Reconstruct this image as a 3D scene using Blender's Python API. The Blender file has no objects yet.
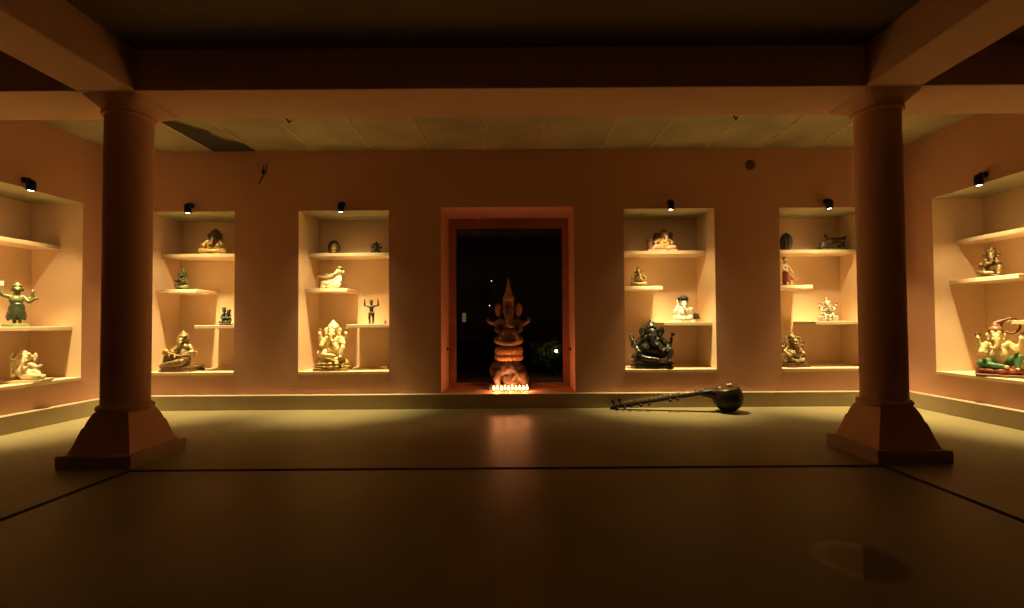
import bpy, bmesh, math, random
from mathutils import Vector, Matrix, Euler, noise
random.seed(7)
SC = bpy.context.scene
COL = SC.collection
R = math.radians

# ------------------------------------------------------------------ camera
F = 455.0
PITCH, ROLL = R(1.30), R(-0.39)
CAMZ = 1.0
CAMROT = Matrix.Rotation(R(90) + PITCH, 3, 'X') @ Matrix.Rotation(ROLL, 3, 'Z')
cd = bpy.data.cameras.new('camera'); cam = bpy.data.objects.new('camera', cd); COL.objects.link(cam)
cam.matrix_world = Matrix.Translation((0, 0, CAMZ)) @ CAMROT.to_4x4()
cd.sensor_width = 36.0; cd.lens = F * 36.0 / 1024.0
cd.shift_x = -7.0 / 1024.0; cd.shift_y = 7.7 / 1024.0
cd.clip_start = 0.05
SC.camera = cam

def ray(px, py):
    return CAMROT @ Vector(((px - 519.0) / F, (311.7 - py) / F, -1.0))
def atY(px, py, Y):
    d = ray(px, py); t = Y / d.y
    return Vector((d.x * t, Y, CAMZ + d.z * t))
def atX(px, py, X):
    d = ray(px, py); t = X / d.x
    return Vector((X, d.y * t, CAMZ + d.z * t))

# ------------------------------------------------------------------ materials
def material(name, base, rough=0.6, metal=0.0, var=0.25, scale=6.0, bump=0.0, bscale=60.0, spec=0.5, second=None):
    m = bpy.data.materials.new(name); m.use_nodes = True
    nt = m.node_tree; b = nt.nodes['Principled BSDF']
    b.inputs['Roughness'].default_value = rough; b.inputs['Metallic'].default_value = metal
    b.inputs['Specular IOR Level'].default_value = spec
    tc = nt.nodes.new('ShaderNodeTexCoord')
    n = nt.nodes.new('ShaderNodeTexNoise'); n.inputs['Scale'].default_value = scale
    n.inputs['Detail'].default_value = 5.0; n.inputs['Roughness'].default_value = 0.6
    nt.links.new(tc.outputs['Object'], n.inputs['Vector'])
    cr = nt.nodes.new('ShaderNodeValToRGB')
    cr.color_ramp.elements[0].position = 0.3; cr.color_ramp.elements[1].position = 0.7
    lo = second if second else tuple(c * (1 - var) for c in base)
    cr.color_ramp.elements[0].color = (*lo, 1); cr.color_ramp.elements[1].color = (*base, 1)
    nt.links.new(n.outputs['Fac'], cr.inputs['Fac'])
    nt.links.new(cr.outputs['Color'], b.inputs['Base Color'])
    if bump:
        n2 = nt.nodes.new('ShaderNodeTexNoise'); n2.inputs['Scale'].default_value = bscale
        n2.inputs['Detail'].default_value = 6.0
        nt.links.new(tc.outputs['Object'], n2.inputs['Vector'])
        bp = nt.nodes.new('ShaderNodeBump'); bp.inputs['Strength'].default_value = bump
        bp.inputs['Distance'].default_value = 0.01
        nt.links.new(n2.outputs['Fac'], bp.inputs['Height'])
        nt.links.new(bp.outputs['Normal'], b.inputs['Normal'])
    return m

def emission(name, col, strength):
    m = bpy.data.materials.new(name); m.use_nodes = True
    nt = m.node_tree; nt.nodes.clear()
    e = nt.nodes.new('ShaderNodeEmission'); e.inputs['Color'].default_value = (*col, 1)
    e.inputs['Strength'].default_value = strength
    o = nt.nodes.new('ShaderNodeOutputMaterial'); nt.links.new(e.outputs[0], o.inputs[0])
    return m

PLASTER = material('wall_plaster', (0.71, 0.41, 0.285), 0.85, 0, 0.10, 1.1, 0.25, 35)
NICHE = material('niche_plaster', (0.78, 0.58, 0.39), 0.85, 0, 0.06, 1.5, 0.15, 40)
PILLAR = material('pillar_plaster', (0.70, 0.42, 0.28), 0.7, 0, 0.12, 2.0, 0.2, 30)
BEAM = material('beam_plaster', (0.70, 0.45, 0.285), 0.85, 0, 0.14, 1.4, 0.2, 30)
SHELF = material('shelf_plaster', (0.80, 0.63, 0.43), 0.75, 0, 0.06, 4.0, 0.1, 50)
SKIRT = material('skirting_stone', (0.50, 0.41, 0.27), 0.7, 0, 0.12, 3.0, 0.1, 40)
PLINTH = material('plinth_stone', (0.42, 0.34, 0.22), 0.7, 0, 0.15, 4.0, 0.15, 40)
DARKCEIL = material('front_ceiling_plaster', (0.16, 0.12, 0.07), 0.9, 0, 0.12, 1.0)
BLACKMETAL = material('black_lamp_metal', (0.012, 0.012, 0.014), 0.35, 0.3, 0.2, 20)
FRAME = material('window_wood', (0.42, 0.20, 0.10), 0.55, 0, 0.25, 7.0, 0.2, 50)
GROOVE = material('groove_grout', (0.12, 0.08, 0.05), 0.9, 0, 0.3, 12)

def floor_material():
    m = bpy.data.materials.new('floor_stone'); m.use_nodes = True
    nt = m.node_tree; L = nt.links; b = nt.nodes['Principled BSDF']
    tc = nt.nodes.new('ShaderNodeTexCoord')
    n = nt.nodes.new('ShaderNodeTexNoise'); n.inputs['Scale'].default_value = 0.9; n.inputs['Detail'].default_value = 7
    L.new(tc.outputs['Object'], n.inputs['Vector'])
    cr = nt.nodes.new('ShaderNodeValToRGB'); cr.color_ramp.elements[0].position = .3; cr.color_ramp.elements[1].position = .72
    cr.color_ramp.elements[0].color = (.26, .236, .135, 1); cr.color_ramp.elements[1].color = (.36, .325, .18, 1)
    L.new(n.outputs['Fac'], cr.inputs['Fac'])
    # faint joints between the large floor panels
    br = nt.nodes.new('ShaderNodeTexBrick'); br.offset = 0.0
    br.inputs['Color1'].default_value = (1, 1, 1, 1); br.inputs['Color2'].default_value = (.95, .95, .95, 1)
    br.inputs['Mortar'].default_value = (.87, .87, .87, 1); br.inputs['Scale'].default_value = 1.0
    br.inputs['Mortar Size'].default_value = 0.006; br.inputs['Brick Width'].default_value = 1.4
    br.inputs['Row Height'].default_value = 1.45
    mp = nt.nodes.new('ShaderNodeMapping'); mp.inputs['Location'].default_value = (0.12, -0.19, 0)
    L.new(tc.outputs['Object'], mp.inputs['Vector']); L.new(mp.outputs[0], br.inputs['Vector'])
    mx = nt.nodes.new('ShaderNodeMixRGB'); mx.blend_type = 'MULTIPLY'; mx.inputs[0].default_value = 1
    L.new(cr.outputs[0], mx.inputs[1]); L.new(br.outputs[0], mx.inputs[2])
    # round patch in the floor colour before the right pillar: left half paler, right half darker
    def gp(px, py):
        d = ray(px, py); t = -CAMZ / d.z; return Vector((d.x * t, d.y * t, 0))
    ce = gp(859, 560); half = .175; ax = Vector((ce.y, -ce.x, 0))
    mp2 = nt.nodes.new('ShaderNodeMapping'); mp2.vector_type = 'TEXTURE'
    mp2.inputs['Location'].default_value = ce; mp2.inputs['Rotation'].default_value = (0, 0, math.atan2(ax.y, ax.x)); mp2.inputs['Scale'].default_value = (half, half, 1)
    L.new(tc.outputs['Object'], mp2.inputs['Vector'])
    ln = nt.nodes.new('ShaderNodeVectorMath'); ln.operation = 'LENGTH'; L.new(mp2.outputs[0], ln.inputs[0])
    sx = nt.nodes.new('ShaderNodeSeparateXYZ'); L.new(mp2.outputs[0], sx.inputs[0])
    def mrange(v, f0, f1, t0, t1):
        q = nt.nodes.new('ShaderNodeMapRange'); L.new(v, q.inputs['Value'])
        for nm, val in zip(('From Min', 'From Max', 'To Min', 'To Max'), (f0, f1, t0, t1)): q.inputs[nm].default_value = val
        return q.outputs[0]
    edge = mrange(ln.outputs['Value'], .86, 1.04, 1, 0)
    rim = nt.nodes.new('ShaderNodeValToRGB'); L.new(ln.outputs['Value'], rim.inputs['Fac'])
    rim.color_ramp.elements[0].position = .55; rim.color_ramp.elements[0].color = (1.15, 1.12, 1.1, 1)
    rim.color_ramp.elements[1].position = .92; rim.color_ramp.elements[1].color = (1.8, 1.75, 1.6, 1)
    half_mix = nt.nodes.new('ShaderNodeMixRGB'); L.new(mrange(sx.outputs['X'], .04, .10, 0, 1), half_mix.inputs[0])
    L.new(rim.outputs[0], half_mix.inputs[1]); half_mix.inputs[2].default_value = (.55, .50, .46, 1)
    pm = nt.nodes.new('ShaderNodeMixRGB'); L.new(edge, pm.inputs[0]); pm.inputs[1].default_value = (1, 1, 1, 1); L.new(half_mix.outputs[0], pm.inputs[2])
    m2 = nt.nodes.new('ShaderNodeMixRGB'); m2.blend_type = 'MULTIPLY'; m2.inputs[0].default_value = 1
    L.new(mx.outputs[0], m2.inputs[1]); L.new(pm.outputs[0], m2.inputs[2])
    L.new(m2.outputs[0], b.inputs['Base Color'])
    n3 = nt.nodes.new('ShaderNodeTexNoise'); n3.inputs['Scale'].default_value = 3.0; n3.inputs['Detail'].default_value = 5
    L.new(tc.outputs['Object'], n3.inputs['Vector'])
    mr = nt.nodes.new('ShaderNodeMapRange'); mr.inputs['To Min'].default_value = .36; mr.inputs['To Max'].default_value = .52
    L.new(n3.outputs['Fac'], mr.inputs['Value']); L.new(mr.outputs[0], b.inputs['Roughness'])
    n2 = nt.nodes.new('ShaderNodeTexNoise'); n2.inputs['Scale'].default_value = 30; n2.inputs['Detail'].default_value = 5
    L.new(tc.outputs['Object'], n2.inputs['Vector'])
    bp = nt.nodes.new('ShaderNodeBump'); bp.inputs['Strength'].default_value = .12; bp.inputs['Distance'].default_value = .01
    L.new(n2.outputs['Fac'], bp.inputs['Height']); L.new(bp.outputs[0], b.inputs['Normal'])
    b.inputs['Specular IOR Level'].default_value = .08
    return m
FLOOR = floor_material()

def slab_material():
    # long stone ceiling planks, each its own tone, pale pointing between them, one plank stained nearly black
    m = bpy.data.materials.new('ceiling_stone_planks'); m.use_nodes = True
    nt = m.node_tree; L = nt.links; b = nt.nodes['Principled BSDF']
    tc = nt.nodes.new('ShaderNodeTexCoord')
    n = nt.nodes.new('ShaderNodeTexNoise'); n.inputs['Scale'].default_value = 2.2; n.inputs['Detail'].default_value = 7
    L.new(tc.outputs['Object'], n.inputs['Vector'])
    cr = nt.nodes.new('ShaderNodeValToRGB'); cr.color_ramp.elements[0].position = .3; cr.color_ramp.elements[1].position = .72
    cr.color_ramp.elements[0].color = (.29, .27, .16, 1); cr.color_ramp.elements[1].color = (.45, .41, .25, 1)
    L.new(n.outputs['Fac'], cr.inputs['Fac'])
    L.new(cr.outputs[0], b.inputs['Base Color'])
    b.inputs['Roughness'].default_value = .85
    n2 = nt.nodes.new('ShaderNodeTexNoise'); n2.inputs['Scale'].default_value = 14; n2.inputs['Detail'].default_value = 6
    L.new(tc.outputs['Object'], n2.inputs['Vector'])
    bp = nt.nodes.new('ShaderNodeBump'); bp.inputs['Strength'].default_value = .35; bp.inputs['Distance'].default_value = .02
    L.new(n2.outputs['Fac'], bp.inputs['Height']); L.new(bp.outputs[0], b.inputs['Normal'])
    return m
SLAB = slab_material()
def stained_plank():
    m = SLAB.copy(); m.name = 'ceiling_stone_stained'; nt = m.node_tree; L = nt.links; b = nt.nodes['Principled BSDF']
    src = b.inputs['Base Color'].links[0].from_socket
    tc = nt.nodes.new('ShaderNodeTexCoord'); sp = nt.nodes.new('ShaderNodeSeparateXYZ'); L.new(tc.outputs['Object'], sp.inputs[0])
    n = nt.nodes.new('ShaderNodeTexNoise'); n.inputs['Scale'].default_value = 6; L.new(tc.outputs['Object'], n.inputs['Vector'])
    def mth(op, a, c):
        q = nt.nodes.new('ShaderNodeMath'); q.operation = op
        for i, v in enumerate((a, c)):
            if isinstance(v, float): q.inputs[i].default_value = v
            else: L.new(v, q.inputs[i])
        return q.outputs[0]
    lim = mth('ADD', mth('MULTIPLY', mth('SUBTRACT', sp.outputs['Y'], 4.50), .55), mth('MULTIPLY', n.outputs['Fac'], .26))
    d = mth('SUBTRACT', mth('SUBTRACT', sp.outputs['X'], STAINX), lim)
    mr = nt.nodes.new('ShaderNodeMapRange'); mr.inputs['From Min'].default_value = -.03; mr.inputs['From Max'].default_value = .05; L.new(d, mr.inputs['Value'])
    mx = nt.nodes.new('ShaderNodeMixRGB'); L.new(mr.outputs[0], mx.inputs[0]); mx.inputs[1].default_value = (.035, .030, .018, 1); L.new(src, mx.inputs[2])
    L.new(mx.outputs[0], b.inputs['Base Color']); return m
STAINX = atY(213, 149, 5.38).x
SLABDARK = stained_plank()
POINTING = material('ceiling_pointing', (.74, .60, .38), .9, 0, .5, 9)

# ------------------------------------------------------------------ object helpers
def link(name, me, mat, parent=None, smooth=False):
    o = bpy.data.objects.new(name, me); COL.objects.link(o)
    if mat:
        for mm in (mat if isinstance(mat, (list, tuple)) else [mat]): me.materials.append(mm)
    if parent: o.parent = parent
    if smooth:
        for p in me.polygons: p.use_smooth = True
    return o
def from_bm(name, bm, mat, parent=None, smooth=False, bevel=0.0, recalc=True):
    if recalc: bmesh.ops.recalc_face_normals(bm, faces=bm.faces[:])
    if bevel:
        bmesh.ops.bevel(bm, geom=[e for e in bm.edges if e.is_manifold and e.calc_face_angle(0) > .6], offset=bevel, segments=2, affect='EDGES', profile=.5)
    me = bpy.data.meshes.new(name); bm.to_mesh(me); bm.free()
    return link(name, me, mat, parent, smooth)
def structure(o):
    o['kind'] = 'structure'; return o
def thing(name, label, cat, loc=(0, 0, 0), rz=0.0, group=None, rot=None):
    o = bpy.data.objects.new(name, None); COL.objects.link(o); o.empty_display_size = .05
    o.location = loc; o.rotation_euler = rot if rot else (0, 0, rz)
    o['label'] = label; o['category'] = cat
    if group: o['group'] = group
    return o
def tag(o, label, cat, group=None):
    o['label'] = label; o['category'] = cat
    if group: o['group'] = group
    return o
def add_box(bm, lo, hi, mtx=None):
    vs = [bm.verts.new((x, y, z)) for x in (lo[0], hi[0]) for y in (lo[1], hi[1]) for z in (lo[2], hi[2])]
    for f in ((0, 1, 3, 2), (4, 6, 7, 5), (0, 4, 5, 1), (2, 3, 7, 6), (0, 2, 6, 4), (1, 5, 7, 3)):
        bm.faces.new([vs[i] for i in f])
    if mtx: bmesh.ops.transform(bm, matrix=mtx, verts=vs)
    return vs
def box(name, lo, hi, mat, parent=None, bevel=0.004):
    bm = bmesh.new(); add_box(bm, lo, hi); return from_bm(name, bm, mat, parent, bevel=bevel)
def add_lathe(bm, prof, seg=32, mtx=None, square=False):
    """prof: list of (radius, z); closed with caps"""
    rings = []
    for r, z in prof:
        if square: ring = [bm.verts.new((r * a, r * b, z)) for a, b in ((-1, -1), (1, -1), (1, 1), (-1, 1))]
        else: ring = [bm.verts.new((r * math.cos(2 * math.pi * k / seg), r * math.sin(2 * math.pi * k / seg), z)) for k in range(seg)]
        rings.append(ring)
    n = len(rings[0])
    for a, b in zip(rings, rings[1:]):
        for k in range(n): bm.faces.new((a[k], a[(k + 1) % n], b[(k + 1) % n], b[k]))
    bm.faces.new(list(reversed(rings[0]))); bm.faces.new(rings[-1])
    if mtx: bmesh.ops.transform(bm, matrix=mtx, verts=[v for r_ in rings for v in r_])
def lathe(name, prof, mat, parent=None, seg=32, mtx=None, smooth=True, square=False):
    bm = bmesh.new(); add_lathe(bm, prof, seg, mtx, square)
    o = from_bm(name, bm, mat, parent, smooth)
    if smooth:
        es = o.data
        try:
            o.data.set_sharp_from_angle(angle=R(40))
        except Exception: pass
    return o
def along(p0, p1):
    d = Vector(p1) - Vector(p0)
    return Matrix.Translation(p0) @ d.to_track_quat('Z', 'Y').to_matrix().to_4x4(), d.length
def add_tube(bm, p0, p1, r0, r1=None, seg=12):
    m, l = along(p0, p1); add_lathe(bm, [(r0, 0), (r1 if r1 is not None else r0, l)], seg, m)

# ------------------------------------------------------------------ clay: blobs and limbs fused into one continuous skin
_ico = {}
def ico(n):
    if n not in _ico:
        b = bmesh.new(); bmesh.ops.create_icosphere(b, subdivisions=n, radius=1.0)
        _ico[n] = ([v.co.copy() for v in b.verts], [[v.index for v in f.verts] for f in b.faces]); b.free()
    return _ico[n]
class Clay:
    def __init__(s): s.v = []; s.f = []
    def _add(s, pts, faces):
        k = len(s.v); s.v += pts; s.f += [[i + k for i in f] for f in faces]
    def ball(s, c, r, rot=None):
        if not isinstance(r, (tuple, list)): r = (r, r, r)
        M = Euler(rot).to_matrix() if rot else Matrix.Identity(3)
        vs, fs = ico(2); c = Vector(c)
        s._add([M @ Vector((v.x * r[0], v.y * r[1], v.z * r[2])) + c for v in vs], fs)
        return s
    def limb(s, p0, p1, r0, r1):
        p0 = Vector(p0); p1 = Vector(p1); vs, _ = ico(2); b = bmesh.new()
        for v in vs: b.verts.new(v * r0 + p0)
        for v in vs: b.verts.new(v * r1 + p1)
        res = bmesh.ops.convex_hull(b, input=b.verts[:])
        loose = [v for v in b.verts if not v.link_faces]
        bmesh.ops.delete(b, geom=loose, context='VERTS')
        b.verts.index_update()
        s._add([v.co.copy() for v in b.verts], [[v.index for v in f.verts] for f in b.faces]); b.free()
        return s
    def chain(s, *pr):
        for (a, ra), (b, rb) in zip(pr, pr[1:]): s.limb(a, b, ra, rb)
        return s
    def box(s, c, h, rot=None):
        M = Euler(rot).to_matrix() if rot else Matrix.Identity(3); c = Vector(c)
        pts = [M @ Vector((x * h[0], y * h[1], z * h[2])) + c for x in (-1, 1) for y in (-1, 1) for z in (-1, 1)]
        s._add(pts, [(0, 1, 3, 2), (4, 6, 7, 5), (0, 4, 5, 1), (2, 3, 7, 6), (0, 2, 6, 4), (1, 5, 7, 3)]); return s
    def ring(s, c, R_, r, axis='Y', a0=0, a1=360, n=20, sq=1.0):
        pts = []
        for k in range(n + 1):
            a = R(a0 + (a1 - a0) * k / n)
            u, w = R_ * math.cos(a), R_ * math.sin(a) * sq
            pts.append((c[0] + u, c[1], c[2] + w) if axis == 'Y' else (c[0] + u, c[1] + w, c[2]))
        for a, b in zip(pts, pts[1:]): s.limb(a, b, r, r)
        return s
    def build(s, name, mat, parent, scale=1.0, z0=0.0, voxel=0.014, rough=0.0, freq=9.0, sink=True):
        me = bpy.data.meshes.new(name)
        b = bmesh.new(); vv = [b.verts.new(v) for v in s.v]
        for f in s.f: b.faces.new([vv[i] for i in f])
        bmesh.ops.recalc_face_normals(b, faces=b.faces[:])
        b.to_mesh(me); b.free()
        t = bpy.data.objects.new('tmp', me); COL.objects.link(t)
        md = t.modifiers.new('r', 'REMESH'); md.mode = 'VOXEL'; md.voxel_size = voxel
        sm = t.modifiers.new('s', 'SMOOTH'); sm.iterations = 2; sm.factor = .5
        dg = bpy.context.evaluated_depsgraph_get()
        out = bpy.data.meshes.new_from_object(t.evaluated_get(dg))
        bpy.data.objects.remove(t); bpy.data.meshes.remove(me)
        out.name = name
        if rough:
            nrm = [v.normal.copy() for v in out.vertices]
            for v, n in zip(out.vertices, nrm):
                v.co += n * rough * noise.fractal(v.co * freq, 1.0, 2.0, 4)
        for v in out.vertices:
            v.co = v.co * scale + Vector((0, 0, z0))
        return link(name, out, mat, parent, True)

# ------------------------------------------------------------------ the shell
D = 5.38            # back wall face
XL, XR = -4.80, 4.58
ZC = 3.056          # stone ceiling of the rear aisle
ZB, ZT = 0.428, 2.338   # niche sill and head
ND = 0.56           # niche depth
WT = 0.66           # wall thickness
YF = -1.6           # front end of what is built

def pxX(px, py, Y): return atY(px, py, Y).x
nA1 = atX(82, 290, XL).y
nF1 = atX(934, 280, XR).y
NB1 = pxX(234.3, 290, D); NC0 = pxX(298.5, 290, D); NC1 = pxX(389, 290, D)
ND0 = pxX(624.5, 290, D); ND1 = pxX(715.5, 290, D); NE0 = pxX(780.5, 290, D)
NW = 1.06
W0, W1 = pxX(441, 300, D), pxX(574.5, 300, D)
WZ0, WZ1 = 0.170, atY(508, 207, D).z

holes_back = [(NB1 - NW, NB1, ZB, ZT, ND), (NC0, NC1, ZB, ZT, ND), (W0, W1, WZ0, WZ1, None), (ND0, ND1, ZB, ZT, ND), (NE0, NE0 + NW + .04, ZB, ZT, ND)]

def wall(name, u0, u1, z0, z1, holes, mapf, thick):
    """front skin with openings; each opening gets its jambs and (unless a window) its back; closed behind"""
    bm = bmesh.new()
    us = sorted({u0, u1, *[h[0] for h in holes], *[h[1] for h in holes]})
    zs = sorted({z0, z1, *[h[2] for h in holes], *[h[3] for h in holes]})
    def q(pts, mi=0):
        f = bm.faces.new([bm.verts.new(mapf(*p)) for p in pts]); f.material_index = mi
    def inside(u, z, wins):
        return any(h[0] < u < h[1] and h[2] < z < h[3] and (not wins or h[4] is None) for h in holes)
    for a, b in zip(us, us[1:]):
        for c, d in zip(zs, zs[1:]):
            mu, mz = (a + b) / 2, (c + d) / 2
            if not inside(mu, mz, False): q([(a, 0, c), (b, 0, c), (b, 0, d), (a, 0, d)])
            if not inside(mu, mz, True): q([(a, thick, c), (a, thick, d), (b, thick, d), (b, thick, c)])
    for a, b, c, d, dep in holes:
        mi = 0 if dep is None else 1
        e = thick if dep is None else dep
        q([(a, 0, c), (a, 0, d), (a, e, d), (a, e, c)], mi); q([(b, 0, c), (b, e, c), (b, e, d), (b, 0, d)], mi)
        q([(a, 0, d), (b, 0, d), (b, e, d), (a, e, d)], mi * 2); q([(a, 0, c), (a, e, c), (b, e, c), (b, 0, c)], mi)
        if dep is not None: q([(a, e, c), (a, e, d), (b, e, d), (b, e, c)], mi)
    for pts in ([(u0, 0, z0), (u0, thick, z0), (u0, thick, z1), (u0, 0, z1)], [(u1, 0, z0), (u1, 0, z1), (u1, thick, z1), (u1, thick, z0)],
                [(u0, 0, z1), (u0, thick, z1), (u1, thick, z1), (u1, 0, z1)], [(u0, 0, z0), (u1, 0, z0), (u1, thick, z0), (u0, thick, z0)]):
        q(pts)
    bmesh.ops.remove_doubles(bm, verts=bm.verts[:], dist=1e-5)
    return structure(from_bm(name, bm, [PLASTER, NICHE, SLAB]))
mapB = lambda u, v, z: (u, D + v, z)
mapL = lambda u, v, z: (XL - v, u, z)
mapR = lambda u, v, z: (XR + v, -u, z)
wall('wall_back', XL, XR, 0, ZC, holes_back, mapB, WT + .06)
wall('wall_left', YF, D + WT, 0, ZC, [(nA1 - NW, nA1, ZB, ZT, ND)], mapL, WT)
wall('wall_right', -(D + WT), -YF, 0, ZC, [(-nF1, -nF1 + NW, ZB, ZT, ND)], mapR, WT)

structure(box('wall_front_bounce', (XL - WT, YF - .3, 0), (XR + WT, YF, ZC), material('bounce_wall_finish', (.42, .41, .36), .9, 0, .06, 2), bevel=0))  # unseen wall added behind the camera to bounce light onto beam and pillar fronts
# skirting ledges
BT, BZ = 0.09, 0.168
structure(box('baseboard_back', (XL, D - BT, 0), (XR, D, BZ), SKIRT, bevel=.006))
structure(box('baseboard_left', (XL, YF, 0), (XL + BT, D - BT, BZ), SKIRT, bevel=.006))
structure(box('baseboard_right', (XR - BT, YF, 0), (XR, D - BT, BZ), SKIRT, bevel=.006))

# pillars and beams layout
PX = (-2.955, 2.735); PY = 3.43
BY0, BY1 = 3.20, 3.66
BEAMZ = 2.664; FZ = 2.96
BXL = (-3.135, -2.725); BXR = (2.48, 2.88)

# floor with recessed dark channels
def floor_mesh():
    g0, g1 = 3.112, 3.158      # cross channel
    lx0, lx1 = -2.695, -2.65; rx0, rx1 = 2.46, 2.505
    xs = [XL - .1, lx0, lx1, rx0, rx1, XR + .1]; ys = [YF, g0, g1, D + .1]; dep = .03
    bm = bmesh.new()
    def lvl(i, j):
        grv = (j == 0 and i in (1, 3)) or (j == 1 and i in (1, 2, 3))
        return -dep if grv else 0.0
    nx, ny = len(xs) - 1, len(ys) - 1
    def q(p, mi): 
        f = bm.faces.new([bm.verts.new(v) for v in p]); f.material_index = mi
    for i in range(nx):
        for j in range(ny):
            z = lvl(i, j)
            q([(xs[i], ys[j], z), (xs[i + 1], ys[j], z), (xs[i + 1], ys[j + 1], z), (xs[i], ys[j + 1], z)], 1 if z < 0 else 0)
            if i + 1 < nx and lvl(i + 1, j) != z:
                q([(xs[i + 1], ys[j], 0), (xs[i + 1], ys[j + 1], 0), (xs[i + 1], ys[j + 1], -dep), (xs[i + 1], ys[j], -dep)], 1)
            if j + 1 < ny and lvl(i, j + 1) != z:
                q([(xs[i], ys[j + 1], 0), (xs[i + 1], ys[j + 1], 0), (xs[i + 1], ys[j + 1], -dep), (xs[i], ys[j + 1], -dep)], 1)
    bmesh.ops.remove_doubles(bm, verts=bm.verts[:], dist=1e-5)
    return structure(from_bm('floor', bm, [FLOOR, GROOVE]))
floor_mesh()

# rear ceiling: stone planks with pointing between them
def ceiling_planks():
    joints = [pxX(p, 149, D) for p in (98, 156, 213, 258, 314, 373, 430, 485, 541, 602, 649, 706, 760, 812, 866)]
    joints = [XL - .6] + joints + [XR + .6]
    bm = bmesh.new()
    for k, (a, b) in enumerate(zip(joints, joints[1:])):
        vs0 = len(bm.faces); add_box(bm, (a + .012, BY1 - .1, ZC), (b - .012, D + .3, ZC + .08)); bm.faces.ensure_lookup_table()
        for f in bm.faces[vs0:]: f.material_index = 1 if k == 3 else 0
        if k:
            vs0 = len(bm.faces); add_box(bm, (a - .009, BY1 - .1, ZC - .004), (a + .009, D + .3, ZC + .07)); bm.faces.ensure_lookup_table()
            for f in bm.faces[vs0:]: f.material_index = 2
    return structure(from_bm('ceiling', bm, [SLAB, SLABDARK, POINTING]))
ceiling_planks()
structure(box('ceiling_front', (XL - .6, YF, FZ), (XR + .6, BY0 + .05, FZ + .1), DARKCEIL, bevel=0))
structure(box('trim_1', (XL, BY0, BEAMZ), (XR, BY1, ZC + .05), BEAM, bevel=.008))
structure(box('trim_2', (BXL[0], YF, BEAMZ + .001), (BXL[1], BY0, FZ + .02), BEAM, bevel=.008))
structure(box('trim_3', (BXR[0], YF, BEAMZ + .001), (BXR[1], BY0, FZ + .02), BEAM, bevel=.008))

def pillar(x, label):
    t = thing('pillar', label, 'pillar', (x, PY, 0), group='pillars carrying the cross beam')
    lathe('plinth', [(.262, 0), (.262, .082), (.256, .09)], PLINTH, t, square=True, smooth=False)
    # square bell: flares down, rounds over towards the collar
    prof = [(.222, .09), (.212, .115), (.200, .15), (.189, .19), (.178, .232), (.170, .258), (.160, .272), (.152, .302), (.142, .328), (.132, .350), (.124, .366)]
    lathe('bell_base', prof, PILLAR, t, square=True, smooth=False)
    tor = [(.14, .36)] + [(.150 + .024 * math.cos(R(a)), .388 + .024 * math.sin(R(a))) for a in range(-80, 81, 20)] + [(.14, .418)]
    lathe('collar', tor, PILLAR, t, seg=48)
    lathe('shaft', [(.1475, .39), (.1475, 1.2), (.146, 2.60)], PILLAR, t, seg=64)
    tor = [(.14, 2.548)] + [(.150 + .016 * math.cos(R(a)), 2.566 + .014 * math.sin(R(a))) for a in range(-80, 81, 20)] + [(.14, 2.584)]
    lathe('neck_ring', tor, PILLAR, t, seg=48)
    # capital: round neck opening out to the square under the beams
    bm = bmesh.new(); rings = []
    for f, z in ((0, 2.578), (.14, 2.594), (.36, 2.612), (.64, 2.632), (.88, 2.650), (1, BEAMZ)):
        ring = []
        for k in range(48):
            a = 2 * math.pi * k / 48 + math.pi / 48; c, s_ = math.cos(a), math.sin(a)
            sq = 1 / max(abs(c), abs(s_)); r = .150 * (1 - f) + f * .212 * sq
            ring.append(bm.verts.new((r * c + .03 * f * (-1 if x > 0 else 1), r * s_, z)))
        rings.append(ring)
    for a, b in zip(rings, rings[1:]):
        for k in range(48): bm.faces.new((a[k], a[(k + 1) % 48], b[(k + 1) % 48], b[k]))
    bm.faces.new(rings[0][::-1]); bm.faces.new(rings[-1])
    o = from_bm('capital', bm, PILLAR, t)
pillar(PX[0], 'round plastered pillar on a square bell base, left of the dark window')
pillar(PX[1], 'round plastered pillar on a square bell base, right of the sitar gourd')

# ------------------------------------------------------------------ niches: sills and shelves
S1, S2, S3 = 1.872, 1.426, 0.986      # shelf tops
V1, V2, V3 = .25, .165, .10            # setback of the shelf fronts
STH = .042
sills = 0
def niche_frame(which):
    if which == 'A': return (lambda u, v, z: (XL - v, nA1 - NW + u, z))
    if which == 'F': return (lambda u, v, z: (XR + v, nF1 - u, z))
    x0 = {'B': NB1 - NW, 'C': NC0, 'D': ND0, 'E': NE0}[which]
    return (lambda u, v, z: (x0 + u, D + v, z))
NWID = {'A': NW, 'B': NW, 'C': NC1 - NC0, 'D': ND1 - ND0, 'E': NW + .04, 'F': NW}
def niche_box(name, which, u0, u1, v0, v1, z0, z1, mat):
    m = niche_frame(which); bm = bmesh.new()
    a, b = m(u0, v0, z0), m(u1, v1, z1)
    add_box(bm, tuple(min(p, q) for p, q in zip(a, b)), tuple(max(p, q) for p, q in zip(a, b)))
    return from_bm(name, bm, mat, bevel=.004)
WHERE = {'A': 'on the left side wall', 'B': 'beside the left pillar', 'C': 'directly left of the window',
         'D': 'directly right of the window', 'E': 'beside the right pillar', 'F': 'on the right side wall'}
SH2 = {'A': .45, 'B': .49, 'C': .51, 'D': .505, 'E': .49, 'F': .70}
SH3 = {'A': .30, 'B': .515, 'C': .525, 'D': .49, 'E': .475, 'F': .50}
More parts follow.
